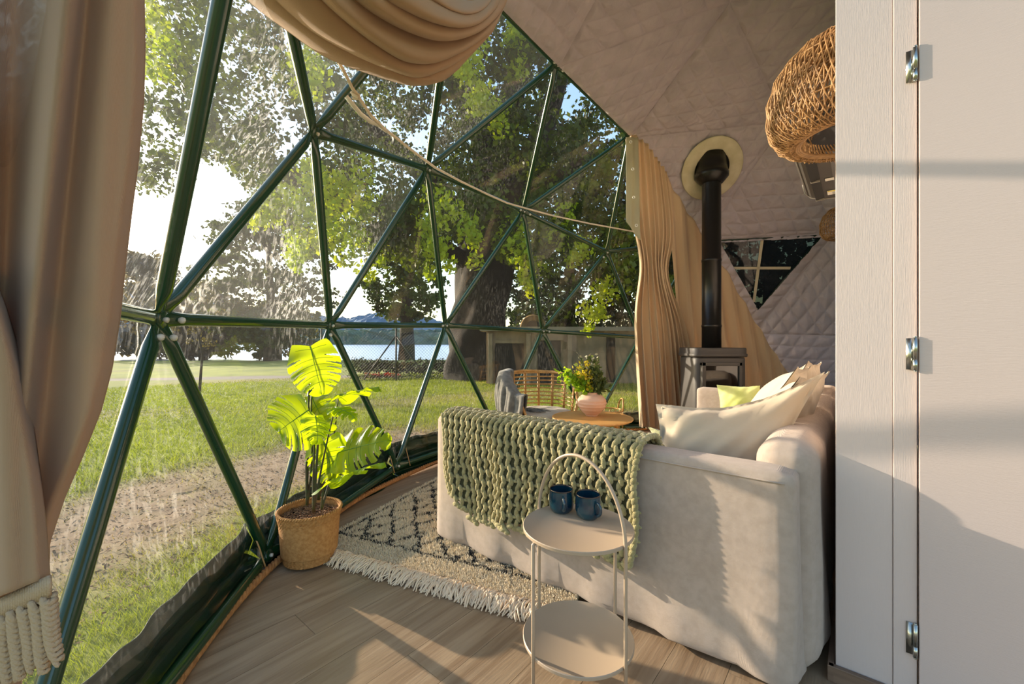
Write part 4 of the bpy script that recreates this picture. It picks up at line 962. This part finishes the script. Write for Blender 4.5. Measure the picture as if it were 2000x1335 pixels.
# ------------------------------------------------------------------ rattan basket with a fern by the curtain
bk = thing('rattan_basket', 'open rattan basket with a looped handle beside the right curtain', 'basket', (1.02, 4.42, 0))
for k in range(16):
    a = 2*math.pi*k/16; mb = MB(); mb.tube([(.15*math.cos(a+.25*math.sin(q_*3.14)), .15*math.sin(a+.25*math.sin(q_*3.14)), .46*q_) for q_ in np.linspace(0, 1, 9)], .005, 5); mb.build('rib', M_rattan, bk, True)
for z in (.01, .2, .46):
    mb = MB(); mb.tube([(.152*math.cos(a), .152*math.sin(a), z) for a in np.linspace(0, 6.2832, 33)], .008, 6, False); mb.build('hoop', M_rattan, bk, True)
for a0 in (.1, 3.3):
    mb = MB(); mb.tube([(.152*math.cos(a0+.5*math.cos(t)), .152*math.sin(a0+.5*math.cos(t)), .46+.12*math.sin(t)) for t in np.linspace(0, math.pi, 14)], .009, 7); mb.build('handle', M_rattan, bk, True)
st = [((.10*r_.normal(), .08*r_.normal(), .22+.16*r_.random()), 26, .055, 0 if i % 2 else 2, .1) for i in range(16)]
leafball('potted_fern', 'small leafy green plant inside the open rattan basket', 'plant', (1.02, 4.42, .04), st, [M_l1, M_l2, M_l3, M_l4])

# ------------------------------------------------------------------ rattan chair
CHX, CHY = .30, 4.33; face = math.atan2(-.89, .42)     # direction it faces
ch = thing('rattan_chair', 'rattan tub chair with slatted curved back and cream seat cushion', 'chair', (CHX, CHY, 0), face)
CR = .345
def arc(t, z, r=CR): return (r*math.cos(t), r*math.sin(t), z)       # local +x = facing; back at t=pi
def top_z(t): k = abs(t-math.pi); return .86-.02*k-.20*max(0, (k-1.15)/.9)**1.3
mb = MB(); mb.tube([arc(t, top_z(t), CR+.03) for t in np.linspace(math.pi-2.0, math.pi+2.0, 50)], .016, 10); mb.build('top_rail', M_rattan, ch, True)
for z in np.arange(.50, .84, .042):
    mb = MB(); lim = 1.85 if z < .66 else 1.35 if z < .76 else 1.15
    mb.tube([arc(t, z+.0*t, CR+.018*(z-.42)/.42) for t in np.linspace(math.pi-lim, math.pi+lim, 44)], .0075, 6); mb.build('slat', M_rattan, ch, True)
for t in np.linspace(math.pi-1.75, math.pi+1.75, 9):
    for o_ in (-.018, .018):
        mb = MB(); mb.tube([arc(t+o_, .40, CR-.004), arc(t+o_, top_z(t), CR+.022)], .0085, 6); mb.build('upright', M_rattan, ch, True)
for s in (1, -1):
    mb = MB(); mb.tube([arc(math.pi+s*2.0, top_z(math.pi+2.0), CR+.03), arc(math.pi+s*2.12, .56, CR+.03), arc(math.pi+s*2.25, .43, CR), arc(math.pi+s*2.55, .39, CR-.01), arc(math.pi+s*3.1, .385, CR)], .0155, 10); mb.build('arm_frame', M_rattan, ch, True)
mb = MB(); mb.tube([arc(t, .385, CR) for t in np.linspace(0, 6.2832, 50)], .016, 8, False); mb.build('seat_ring', M_rattan, ch, True)
mb = MB()
for i in range(-5, 6):
    x = i*.055; h_ = math.sqrt(max(0, CR*CR-x*x)); mb.tube([(x, -h_, .385), (x, h_, .385)], .007, 5)
mb.build('seat_weave', M_rattan, ch, True)
for a in (.75, -.75, math.pi-.75, math.pi+.75):
    for d_ in (-.22, .22):
        mb = MB(); mb.tube([arc(a+d_*q_*1.0, .385*(q_)+.01, CR*(.86+.12*q_)) for q_ in np.linspace(0, 1, 6)], .012, 8); mb.build('leg', M_rattan, ch, True)
mb = MB(); mb.tube([arc(t, .16, CR*.86) for t in np.linspace(0, 6.2832, 40)], .008, 6, False); mb.build('stretcher', M_rattan, ch, True)
mb = MB(); mb.lathe([(0, .395), (.28, .395), (.318, .41), (.328, .435), (.318, .462), (.28, .478), (.15, .488), (0, .49)], 48); mb.build('seat_cushion', M_cush, ch, True)
# grey blanket over the left arm as seen from the room
bl = thing('grey_blanket', 'grey ribbed blanket hung over the left arm of the rattan chair', 'blanket', (CHX, CHY, 0), face)
M_grey = mat('grey_wool', '#77736a', rough=1, col2='#5f5c54', ns=20, bump=.4, bs=120, sheen=.3)
def F(u, v_):
    t = math.pi+.62+1.50*u; t = t+.14*np.sin(math.pi*v_)*u
    s = v_*1.02
    zt = np.vectorize(top_z)(np.clip(t, math.pi-2, math.pi+2))+.028
    hang_out = .40-.03*np.cos(u*9)
    z = np.where(s < .30, zt-.30+s*1.0+.0, np.where(s < .42, zt+.014*np.sin((s-.30)/.12*math.pi), zt-(s-.42)*.62))
    r = np.where(s < .30, CR-.03+.01*s, np.where(s < .42, CR-.03+.12*(s-.30)/.12, CR+.09+.02*np.sin((s-.42)*5)))
    fold = .016*np.sin(u*33+v_*2)+.008*np.sin(u*71+1); r = r+fold*np.clip(np.abs(s-.36)/.2, .2, 1)
    return r*np.cos(t), r*np.sin(t), z
a, b = grid_geo(F, 110, 70); o = mesh('cloth', a, b, M_grey, bl, True); solid(o, .010)
mb = MB()
for i in range(46):
    u = i/45
    for vv in (0., 1.):
        p = V(F(V([[u]]), V([[vv]])))[:, 0, 0]; e = p+V((.01*rng.normal(), .01*rng.normal(), -.045-.01*rng.random()))
        if vv == 0: e = p+V((.02, .0, -.035))
        mb.tube([p, (p+e)/2+rng.normal(size=3)*.003, e], .0028, 4)
mb.build('tassel_edge', M_grey, bl, True)['kind'] = 'stuff'
mb = MB(); k = 0
vs = []; 
for i in range(90):      # loose fringe lying over the seat cushion
    p = V((-.08+.20*rng.random(), -.20+.10*rng.random(), .490)); e = p+V((.10+.03*rng.random(), .05+.03*rng.normal(), .002)); mb.tube([p, (p+e)/2+V((0, .005*rng.normal(), .008)), e], .0022, 3)
mb.build('loose_fringe', M_grey, bl, True)['kind'] = 'stuff'

# ------------------------------------------------------------------ outside: lawn, lake, far bank
def gz(X, Y):
    d = np.hypot(X-cx, Y-cy); return -.20-.011*np.clip(d-4, 0, 60)+.02*np.sin(X*.9)*np.sin(Y*.7)*np.clip((d-4)/4, 0, 1)
def dirt(X, Y):
    """0 grass .. 1 bare earth"""
    d = np.hypot(X-cx, Y-cy); n = smooth_noise(X, Y, 31, 1.1, 1.1, 8)*1.6; n2 = smooth_noise(X, Y, 32, 4, 4, 8)*1.2
    k = np.exp(-((d-5.25+n*.45)/1.05)**4); k2 = np.exp(-((d-9.0+n)/1.1)**2)*.5*(X > -3.5); k3 = np.clip(smooth_noise(X, Y, 33, .5, .5, 6)*2-.5, 0, .5)*(d > 7)
    path = np.exp(-((Y-18.5-.10*(X+10))/.9)**4)*(X < -4.5)
    return np.clip(np.maximum(k+k2+k3+n2*.28*(k > .05), path), 0, 1), path
GR, GR2, EA, PA = (V(lin(c)[:3]) for c in ('#747f2a', '#929638', '#8d755a', '#8a8078'))
def ground_col(X, Y, dry=0):
    k, path = dirt(X, Y); m_ = np.clip(.5+smooth_noise(X, Y, 35, 1.6, 1.6, 8)*1.2, 0, 1)
    g = GR*(1-m_)[..., None]+GR2*m_[..., None]; c = g*(1-k)[..., None]+EA*k[..., None]; c = c*(1-path)[..., None]+PA*path[..., None]; return c
# lawn as one terrain with a finer middle
gx = np.r_[np.linspace(-70, -14, 50), np.linspace(-13.7, 9, 190), np.linspace(9.6, 60, 40)]; gy = np.r_[np.linspace(-40, -3, 20), np.linspace(-2.7, 16, 170), np.linspace(16.4, 44, 70)]
X, Y = np.meshgrid(gx, gy, indexing='ij'); Z = gz(X, Y); far = 43+1.5*np.sin(X*.11)-.30*np.clip(X+4, -22, 0)*0; Y2 = np.where(Y > 16, 16+(Y-16)*(far-16)/28, Y)
Y2 = np.where(Y > 16, np.minimum(Y2, 60), Y2); r_ = rng.normal(size=X.shape)*.008
P = np.stack([X, Y2, gz(X, Y2)+r_-np.where(np.hypot(X-cx, Y2-cy) < 3.3, .3, 0)], -1).reshape(-1, 3); nu, nv = X.shape
i, j = np.meshgrid(np.arange(nu-1), np.arange(nv-1), indexing='ij'); a = (i*nv+j).ravel(); Q = np.stack([a, a+nv, a+nv+1, a+1], 1)
M_lawn = mat('lawn_soil', '#6d8428', rough=1, attr='tint', bump=.8, bs=9)
lawn = tag(mesh('lawn', P, Q, M_lawn, None, True, ground_col(X, Y2).reshape(-1, 3)), 'green lawn with worn bare earth sloping to the lake', kind='structure')
M_grass = mat('grass_blade', '#7f9a2c', rough=.6, attr='tint', trans=.45, tcol='#e6f08a')
def grass():
    n = 330000; d = 3.62+16*rng.random(n)**2.0; an = rng.uniform(R(75), R(215), n); X = cx+d*np.cos(an); Y = cy+d*np.sin(an)
    px = X/np.maximum(Y, .05)*815; k = (Y > .6) & (px < 270) & (px > -1010); X, Y, d = X[k], Y[k], d[k]
    kd, path = dirt(X, Y); keep = rng.random(len(X)) > kd*.93; X, Y, d, kd = X[keep], Y[keep], d[keep], kd[keep]; n = len(X)
    s = np.clip(np.hypot(X, Y)/3, .8, 4); h = (.028+.034*rng.random(n))*(.55+.45*np.clip(s, 0, 2))*(1-.5*kd); w_ = .0022*s*(.8+.5*rng.random(n)); a2 = rng.random(n)*6.28; ln = h*(.3+.8*rng.random(n)); a3 = rng.random(n)*6.28
    B = np.stack([X, Y, gz(X, Y)-.004], 1); W = np.stack([np.cos(a2), np.sin(a2), 0*a2], 1)*w_[:, None]; T = B+np.stack([np.cos(a3)*ln, np.sin(a3)*ln, h], 1)
    vs = np.stack([B-W, B+W, T], 1).reshape(-1, 3); fs = np.arange(3*n).reshape(-1, 3)
    c = ground_col(X, Y)*np.stack([.75+.7*rng.random(n)]*3, 1); y_ = rng.random(n) < .10; c[y_] = V(lin('#b7a868')[:3]); br = V(lin('#a0a834')[:3])*1.05; c = c*.45+br*.55*(1-kd)[:, None]+c*.55*kd[:, None]
    o = mesh('grass', vs, fs, M_grass, None, False, np.repeat(c, 3, 0)); tag(o, 'short sunlit grass growing over the lawn', 'grass', kind='stuff')
    # litter on the bare earth
    n = 22000; d = 4.1+2.9*rng.random(n); an = rng.uniform(R(75), R(215), n); X = cx+d*np.cos(an); Y = cy+d*np.sin(an); k = (Y > .6) & (X/np.maximum(Y, .05)*815 < 270); X, Y = X[k], Y[k]; n = len(X)
    a2 = rng.random(n)*6.28; L_ = .007+.015*rng.random(n); D = np.stack([np.cos(a2), np.sin(a2), .25*rng.normal(size=n)], 1)*L_[:, None]; S = np.stack([-np.sin(a2), np.cos(a2), .3*rng.normal(size=n)], 1)*(L_*.35)[:, None]
    B = np.stack([X, Y, gz(X, Y)+.010], 1); vs = np.stack([B-D, B-S, B+D, B+S], 1).reshape(-1, 3); c = V(lin('#7c6048')[:3])*(.6+.9*rng.random(n))[:, None]
    o = mesh('fallen_leaves', vs, np.arange(4*n).reshape(-1, 4), mat('leaf_litter', '#7c6048', rough=1, attr='tint'), None, False, np.repeat(c, 4, 0)); tag(o, 'dry fallen leaves scattered over the bare earth', 'leaves', kind='stuff')
grass()
M_water = mat('lake_water', '#8299bd', rough=.3, spec=.6, bump=.5, bs=.9, bstretch=(.25, 1, 1))
lake = tag(mesh('lake', [(-700, 38, -.95), (700, 38, -.95), (700, 420, -.95), (-700, 420, -.95)], [(0, 1, 2, 3)], M_water), 'calm blue lake beyond the lawn', kind='structure')
def hill(name, label, Y0, xs, prof, color, depth=60, seed=0):
    xs_ = np.linspace(xs[0], xs[1], 260); hz = np.interp(xs_, [p[0] for p in prof], [p[1] for p in prof]); r = np.random.default_rng(seed)
    jag = np.interp(xs_, np.linspace(xs[0], xs[1], 520), np.abs(r.normal(size=520)))*np.maximum(hz, 2)*.055+1; top = hz+jag
    vs = []; 
    for k, q_ in enumerate(np.linspace(0, 1, 14)):
        z = top*math.sin(q_*math.pi/2)**.8-1.4; vs += [(x, Y0+depth*q_+3*math.sin(x*.2+k), zz_+ (r.normal()*1.0 if 0 < k < 13 else 0)) for x, zz_ in zip(xs_, z)]
    n = len(xs_); fs = [(i*n+j, i*n+j+1, (i+1)*n+j+1, (i+1)*n+j) for i in range(13) for j in range(n-1)]
    o = mesh(name, vs, fs, color, None, False); return tag(o, label, kind='structure')
M_hill = mat('hill_haze', '#5c7088', rough=1, col2='#6f8498', ns=.05); M_hill2 = mat('hill_woods', '#4c5c58', rough=1, col2='#64735c', ns=.06)  # blue-grey paints the distance haze into the hill colour
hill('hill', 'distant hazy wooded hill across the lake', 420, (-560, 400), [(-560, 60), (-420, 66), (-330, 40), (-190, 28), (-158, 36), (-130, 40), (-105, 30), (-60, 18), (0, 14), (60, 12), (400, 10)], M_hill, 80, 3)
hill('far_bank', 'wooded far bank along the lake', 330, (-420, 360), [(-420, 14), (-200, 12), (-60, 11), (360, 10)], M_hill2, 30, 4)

# ------------------------------------------------------------------ trees
M_fol = mat('foliage', '#5d7a24', rough=.5, attr='tint', trans=.5, tcol='#ffff70', spec=.3)
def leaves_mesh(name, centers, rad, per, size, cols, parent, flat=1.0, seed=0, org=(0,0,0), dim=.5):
    r = np.random.default_rng(seed); C = np.repeat(V(centers), per, 0); n = len(C); Rr = np.repeat(np.broadcast_to(rad, len(centers)), per)
    off = r.normal(size=(n, 3)); off /= np.linalg.norm(off, axis=1)[:, None]; off *= (r.random(n)**.5*Rr)[:, None]; off[:, 2] *= flat; P = C+off
    a = r.normal(size=(n, 3)); a[:, 2] -= .5; a /= np.linalg.norm(a, axis=1)[:, None]; b = np.cross(a, r.normal(size=(n, 3))); b /= np.linalg.norm(b, axis=1)[:, None]
    s = size*(.6+.8*r.random(n)); a *= s[:, None]*.5; b *= s[:, None]*.36
    vs = np.stack([P-a, P-a*.1+b, P+a, P-a*.1-b], 1).reshape(-1, 3)-V(org)
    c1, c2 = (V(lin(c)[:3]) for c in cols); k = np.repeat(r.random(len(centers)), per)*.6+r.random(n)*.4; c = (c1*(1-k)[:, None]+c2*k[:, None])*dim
    o = mesh(name, vs, np.arange(4*n).reshape(-1, 4), M_fol, parent, False, np.repeat(c, 4, 0)); o['kind'] = 'stuff'; return o
def limb(pts, rs, name, parent, m=M_trunk, n=14, rough=.05, org=(0,0,0), seed=0):
    pts = V(pts); d = np.linspace(0, 1, len(pts)); q_ = np.linspace(0, 1, 34); P = np.stack([np.interp(q_, d, pts[:, k]) for k in range(3)], 1); rr = np.interp(q_, d, rs)
    v_, f_ = tube_geo([p for p in P], list(rr), n); v_ = V(v_); k_ = 0
    for i in range(34):
        c = P[i]; ring = v_[i*n:(i+1)*n]; ph = np.linspace(0, 2*math.pi, n, endpoint=False); v_[i*n:(i+1)*n] = c+(ring-c)*(1+rough*np.sin(ph*3+i*.25+seed)+rough*.7*np.sin(ph*5-i*.6))[:, None]
    o = mesh(name, v_-V(org), f_, m, parent, True); return o
# great tree
TX, TY = -1.35, 17.0; tz = float(gz(np.array(TX), np.array(TY))); big = thing('great_tree', 'huge dark-trunked plane tree whose canopy spreads over the lawn', 'tree', (TX, TY, tz)); TO = (TX, TY, tz)
limb([(TX+.1, TY, tz-.2), (TX, TY, 1.0), (TX+.1, TY, 3.0), (TX+.45, TY-.2, 6.0), (TX+.9, TY-.5, 10)], [1.55, 1.15, 1.05, 1.25, .7], 'trunk', big, n=28, rough=.10, org=TO)
for k, (pts, rs) in enumerate([
    ([(TX+.3, TY, 4.6), (TX+2.0, TY-1.0, 7.5), (TX+3.5, TY-2.5, 12)], [.75, .55, .2]), ([(TX, TY, 4.8), (TX-1.6, TY-1.0, 7.2), (TX-4.5, TY-3, 9.5)], [.60, .42, .12]),
    ([(TX-.2, TY-.3, 4.2), (TX-2.5, TY-2.5, 5.5), (TX-6, TY-5, 6.2)], [.34, .24, .07]), ([(TX+.5, TY-.5, 4.6), (TX+2.6, TY-3.2, 6.4), (TX+3.6, TY-5, 6.6)], [.4, .25, .08]),
    ([(TX+.9, TY-.5, 9), (TX+2.2, TY-3, 13), (TX+3, TY-5, 17)], [.5, .35, .1]), ([(TX+.6, TY-.5, 8), (TX-1, TY-4, 10.5), (TX-1.6, TY-8, 11.5)], [.35, .25, .07])]):
    limb(pts, rs, 'branch', big, rough=.05, org=TO, seed=k)
LOWX = [240, 300, 360, 430, 480, 560, 620, 700, 760, 830, 900, 960, 1050, 1120, 1250]; LOWY = [360, 400, 330, 330, 380, 470, 520, 545, 560, 540, 480, 500, 560, 590, 600]
cl = []; rad = []
r_ = np.random.default_rng(44)
while len(cl) < 1050:
    px = r_.uniform(235, 1330); yl = np.interp(px, LOWX, LOWY); py = yl-25-(abs(r_.random())**1.25)*(yl+560); Yd = r_.uniform(9.5, 19.5)
    if px < 620 and r_.random() < .35: continue
    hole = math.sin(px*.023+1.2)*math.sin(py*.021+2.3)+.6*math.sin(px*.051+py*.037); 
    if hole > .62: continue
    rr = r_.uniform(.45, 1.0)
    if py+rr/Yd*815 > yl+10: continue
    p = V(at(px, py, Yd)); 
    if p[2] < 1.6: continue
    cl.append(p); rad.append(rr)
cl, rad = V(cl), V(rad)
for q_ in range(3):
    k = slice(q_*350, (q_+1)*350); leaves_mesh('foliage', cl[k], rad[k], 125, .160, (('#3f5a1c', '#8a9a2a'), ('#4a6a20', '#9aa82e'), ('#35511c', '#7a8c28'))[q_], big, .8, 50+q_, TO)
# hanging sprays of brighter leaves in front
cl = []; rad = []
for px0, py0, px1, py1, Yd, n in ((600, 330, 575, 505, 8.5, 12), (660, 360, 640, 480, 9, 10), (720, 340, 690, 500, 9, 12), (760, 420, 720, 530, 10, 8), (850, 380, 870, 520, 9, 12), (900, 420, 930, 500, 9.5, 6), (1010, 440, 1030, 560, 10, 10), (880, 60, 960, 250, 9, 16), (1000, 40, 1010, 140, 10, 8), (1100, 430, 1120, 500, 10, 8), (310, 20, 300, 150, 9, 10), (610, 90, 590, 170, 8, 6), (1170, 560, 1150, 640, 11, 8), (540, 390, 520, 430, 9, 6)):
    for i in range(n):
        q_ = i/(n-1); cl.append(V(at(px0+(px1-px0)*q_+r_.normal()*14, py0+(py1-py0)*q_+r_.normal()*8, Yd+r_.normal()*.4))); rad.append(.30*(1-.5*q_)+.08)
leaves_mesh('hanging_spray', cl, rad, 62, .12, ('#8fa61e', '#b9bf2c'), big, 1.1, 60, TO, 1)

def tree(name, label, X, Y, h, w_, base, n, size, cols, seed, trunk_r=.25, flat=.6, group=None, nb=0, wf=1.0):
    z0 = float(gz(np.array(X), np.array(Y))); t = thing(name, label, 'tree', (X, Y, z0), group=group); r = np.random.default_rng(seed); cl = []; rad = []
    limb([(0, 0, -.2), (.1, 0, h*.35), (-.1, 0, h*.65), (0, 0, h*.93)], [trunk_r*1.2, trunk_r*.85, trunk_r*.5, trunk_r*.15], 'trunk', t, n=8, rough=.04)
    while len(cl) < n:
        q_ = r.random(); z = base+(h-base)*q_; ww = w_/2*math.sin(math.pi*min(1, (q_*.86+.10)))**.7*wf; a = r.random()*6.28; rr = ww*math.sqrt(r.random()); cl.append((rr*math.cos(a), rr*math.sin(a), z)); rad.append(w_*.10*(.6+.8*r.random()))
    for i in range(nb):
        c = cl[i*7 % n]; limb([(0, 0, c[2]*.75), (c[0]*.5, c[1]*.5, c[2]*.92), c], [trunk_r*.35, trunk_r*.22, .03], 'branch', t, n=6)
    leaves_mesh('foliage', cl, rad, 44, size, cols, t, flat, seed+1); return t
tree('shore_tree', 'layered shore tree standing against the bright lake, left of the monstera', -23.5, 40.5, 15.2, 12.5, 1.2, 260, .42, ('#46562e', '#6d7a3c'), 71, .5, .35, nb=6)
tree('island_tree', 'single round-crowned tree on the grassy point beyond the great trunk', -10.9, 43, 12.0, 8.6, 4.2, 150, .42, ('#4a6126', '#74883a'), 72, .75, .7, nb=4)
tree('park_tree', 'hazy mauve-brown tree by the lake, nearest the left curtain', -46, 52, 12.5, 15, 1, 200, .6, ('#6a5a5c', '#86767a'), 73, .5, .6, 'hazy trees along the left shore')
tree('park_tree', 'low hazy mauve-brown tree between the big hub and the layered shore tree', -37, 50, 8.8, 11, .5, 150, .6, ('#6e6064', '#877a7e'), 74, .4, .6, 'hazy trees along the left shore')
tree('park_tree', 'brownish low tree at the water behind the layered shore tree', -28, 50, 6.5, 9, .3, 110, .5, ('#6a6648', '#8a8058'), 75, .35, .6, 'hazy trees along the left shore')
tree('sapling', 'thin young sapling on the lawn below the big left hub', -9.45, 12.6, 3.3, 1.5, 1.4, 26, .07, ('#6a5f52', '#857a64'), 76, .035, .9, nb=8)
for i, (X_, Y_, h_, w2) in enumerate(((3.0, 22, 13, 8), (6.5, 19, 12, 7), (1.9, 30, 8.5, 6))):
    tree('evergreen_tree', ('dark bushy evergreen tree right of the great trunk', 'dark bushy evergreen tree behind the cream building', 'small pale-green tree seen in the gap beside the great trunk')[i], X_, Y_, h_, w2, .8, (260, 220, 110)[i], .26, (('#24381c', '#44582a'), ('#24381c', '#4c6030'), ('#5c7434', '#7f9448'))[i], 80+i, .3, .8, 'evergreens by the building')
tree('evergreen_tree', 'dark evergreen tree seen through the small triangular window', 8.6, 14.0, 9.5, 8.5, .4, 300, .26, ('#24381c', '#3c4c2a'), 88, .3, .8, 'evergreens by the building')
cy_ = tree('cypress', 'narrow dark cypress on the skyline right of the great trunk', .35, 60, 6.2, 1.9, .2, 60, .35, ('#1f2f20', '#31452c'), 90, .2, 1.2, wf=.9)
hd = thing('hedge', 'low dark clipped hedge along the far side of the lawn', 'hedge', (-3, 19.5, -.35)); cl = [(x, .3*math.sin(x)+r_.normal()*.2, r_.uniform(.15, .62)) for x in np.linspace(-4.6, 4.5, 190)]
leaves_mesh('foliage', cl, [.30]*len(cl), 34, .10, ('#2a3226', '#4a5038'), hd, .8, 91)
fb = thing('flower_bed', 'small bed of red flowers at the foot of the wire fence', 'flowers', (-5.3, 17.0, -.33)); cl = [(x, r_.normal()*.15, .12+.08*r_.random()) for x in np.linspace(-.6, .7, 26)]
leaves_mesh('blooms', cl, [.12]*len(cl), 22, .07, ('#a8221c', '#d5452c'), fb, .6, 92); cl = [(x, r_.normal()*.25, .08+.08*r_.random()) for x in np.linspace(-1.3, 2.4, 60)]; leaves_mesh('foliage', cl, [.16]*len(cl), 22, .08, ('#5f7326', '#8a9838'), fb, .6, 93)
# wire fence
M_post = mat('fence_steel', '#23282a', rough=.5)
fe = thing('wire_fence', 'dark wire mesh fence with a braced post before the lake', 'fence', (-4.5, 16.2, -.33))
for x in (-2.9, 0, 2.9): mb = MB(); mb.tube([(x, 0, 0), (x, 0, 2.05)], .035, 8); mb.build('post', M_post, fe, True)
for x in (-1.25, 1.25): mb = MB(); mb.tube([(x, 0, .05), (0, 0, 1.75)], .026, 8); mb.build('brace', M_post, fe, True)
mb = MB()
for i in range(-48, 49):
    for s in (1, -1):
        x0, x1 = i*.12, i*.12+s*1.8; a0, a1 = 0., 1.
        if abs(x0) > 2.9: continue
        if abs(x1) > 2.9: a1 = (math.copysign(2.9, x1)-x0)/(x1-x0)
        mb.tube([(x0, 0, .1), (x0+(x1-x0)*a1, 0, .1+1.8*a1)], .0035, 3, False)
mb.build('chain_link', M_post, fe)['kind'] = 'stuff'
# cream outbuilding and garden oven
M_rend = mat('cream_render', '#94826b', rough=.95, col2='#7d6d58', ns=2, bump=.3, bs=8)
M_drk = mat('dark_opening', '#15120f', rough=.9)
ob = thing('outbuilding', 'cream rendered garden building with dark openings beyond the rattan chair', 'building', (1.9, 14.6, -.32))
mb = MB(); mb.box((0, 1.2, .95), (5.6, 2.4, 1.9)); mb.build('walls', M_rend, ob)
mb = MB(); mb.box((0, 1.1, 1.95), (6.0, 3.0, .14)); mb.build('roof_slab', mat('slab', '#8f8678', rough=.9), ob)
for x, w2, z, h2 in ((-2.0, 1.0, .75, 1.4), (-.6, .8, .8, 1.5), (1.55, .3, .95, 1.7)): mb = MB(); mb.box((x, -.01, z), (w2, .06, h2)); mb.build('opening', M_drk, ob); mb = MB(); mb.box((x, -.03, z+h2/2+.06), (w2+.16, .10, .10)); mb.build('lintel', M_rend, ob)
for x in (-2.65, -1.33, .1): mb = MB(); mb.box((x, -.12, .9), (.16, .22, 1.8)); mb.build('pillar', M_rend, ob, bevel=.02)
ov = thing('garden_oven', 'arched tan clay oven on top of the cream garden building', 'oven', (.75, 14.9, 1.70))
mb = MB(); ring = [[(r1*math.cos(a), y, r1*.95*math.sin(a)) for a in np.linspace(0, math.pi, 20)] for y, r1 in ((-.30, .46), (-.32, .42), (.5, .46), (.9, .2))]
mb.add(*loft(ring)); mb.build('vault', mat('clay', '#a88a62', rough=.95, col2='#947650', ns=5), ov, True)
mb = MB(); mb.add(*loft([[(r1*math.cos(a), y, r1*.9*math.sin(a)) for a in np.linspace(0, math.pi, 16)] for y, r1 in ((-.335, .26), (-.325, .26))])); mb.build('mouth', M_drk, ov)
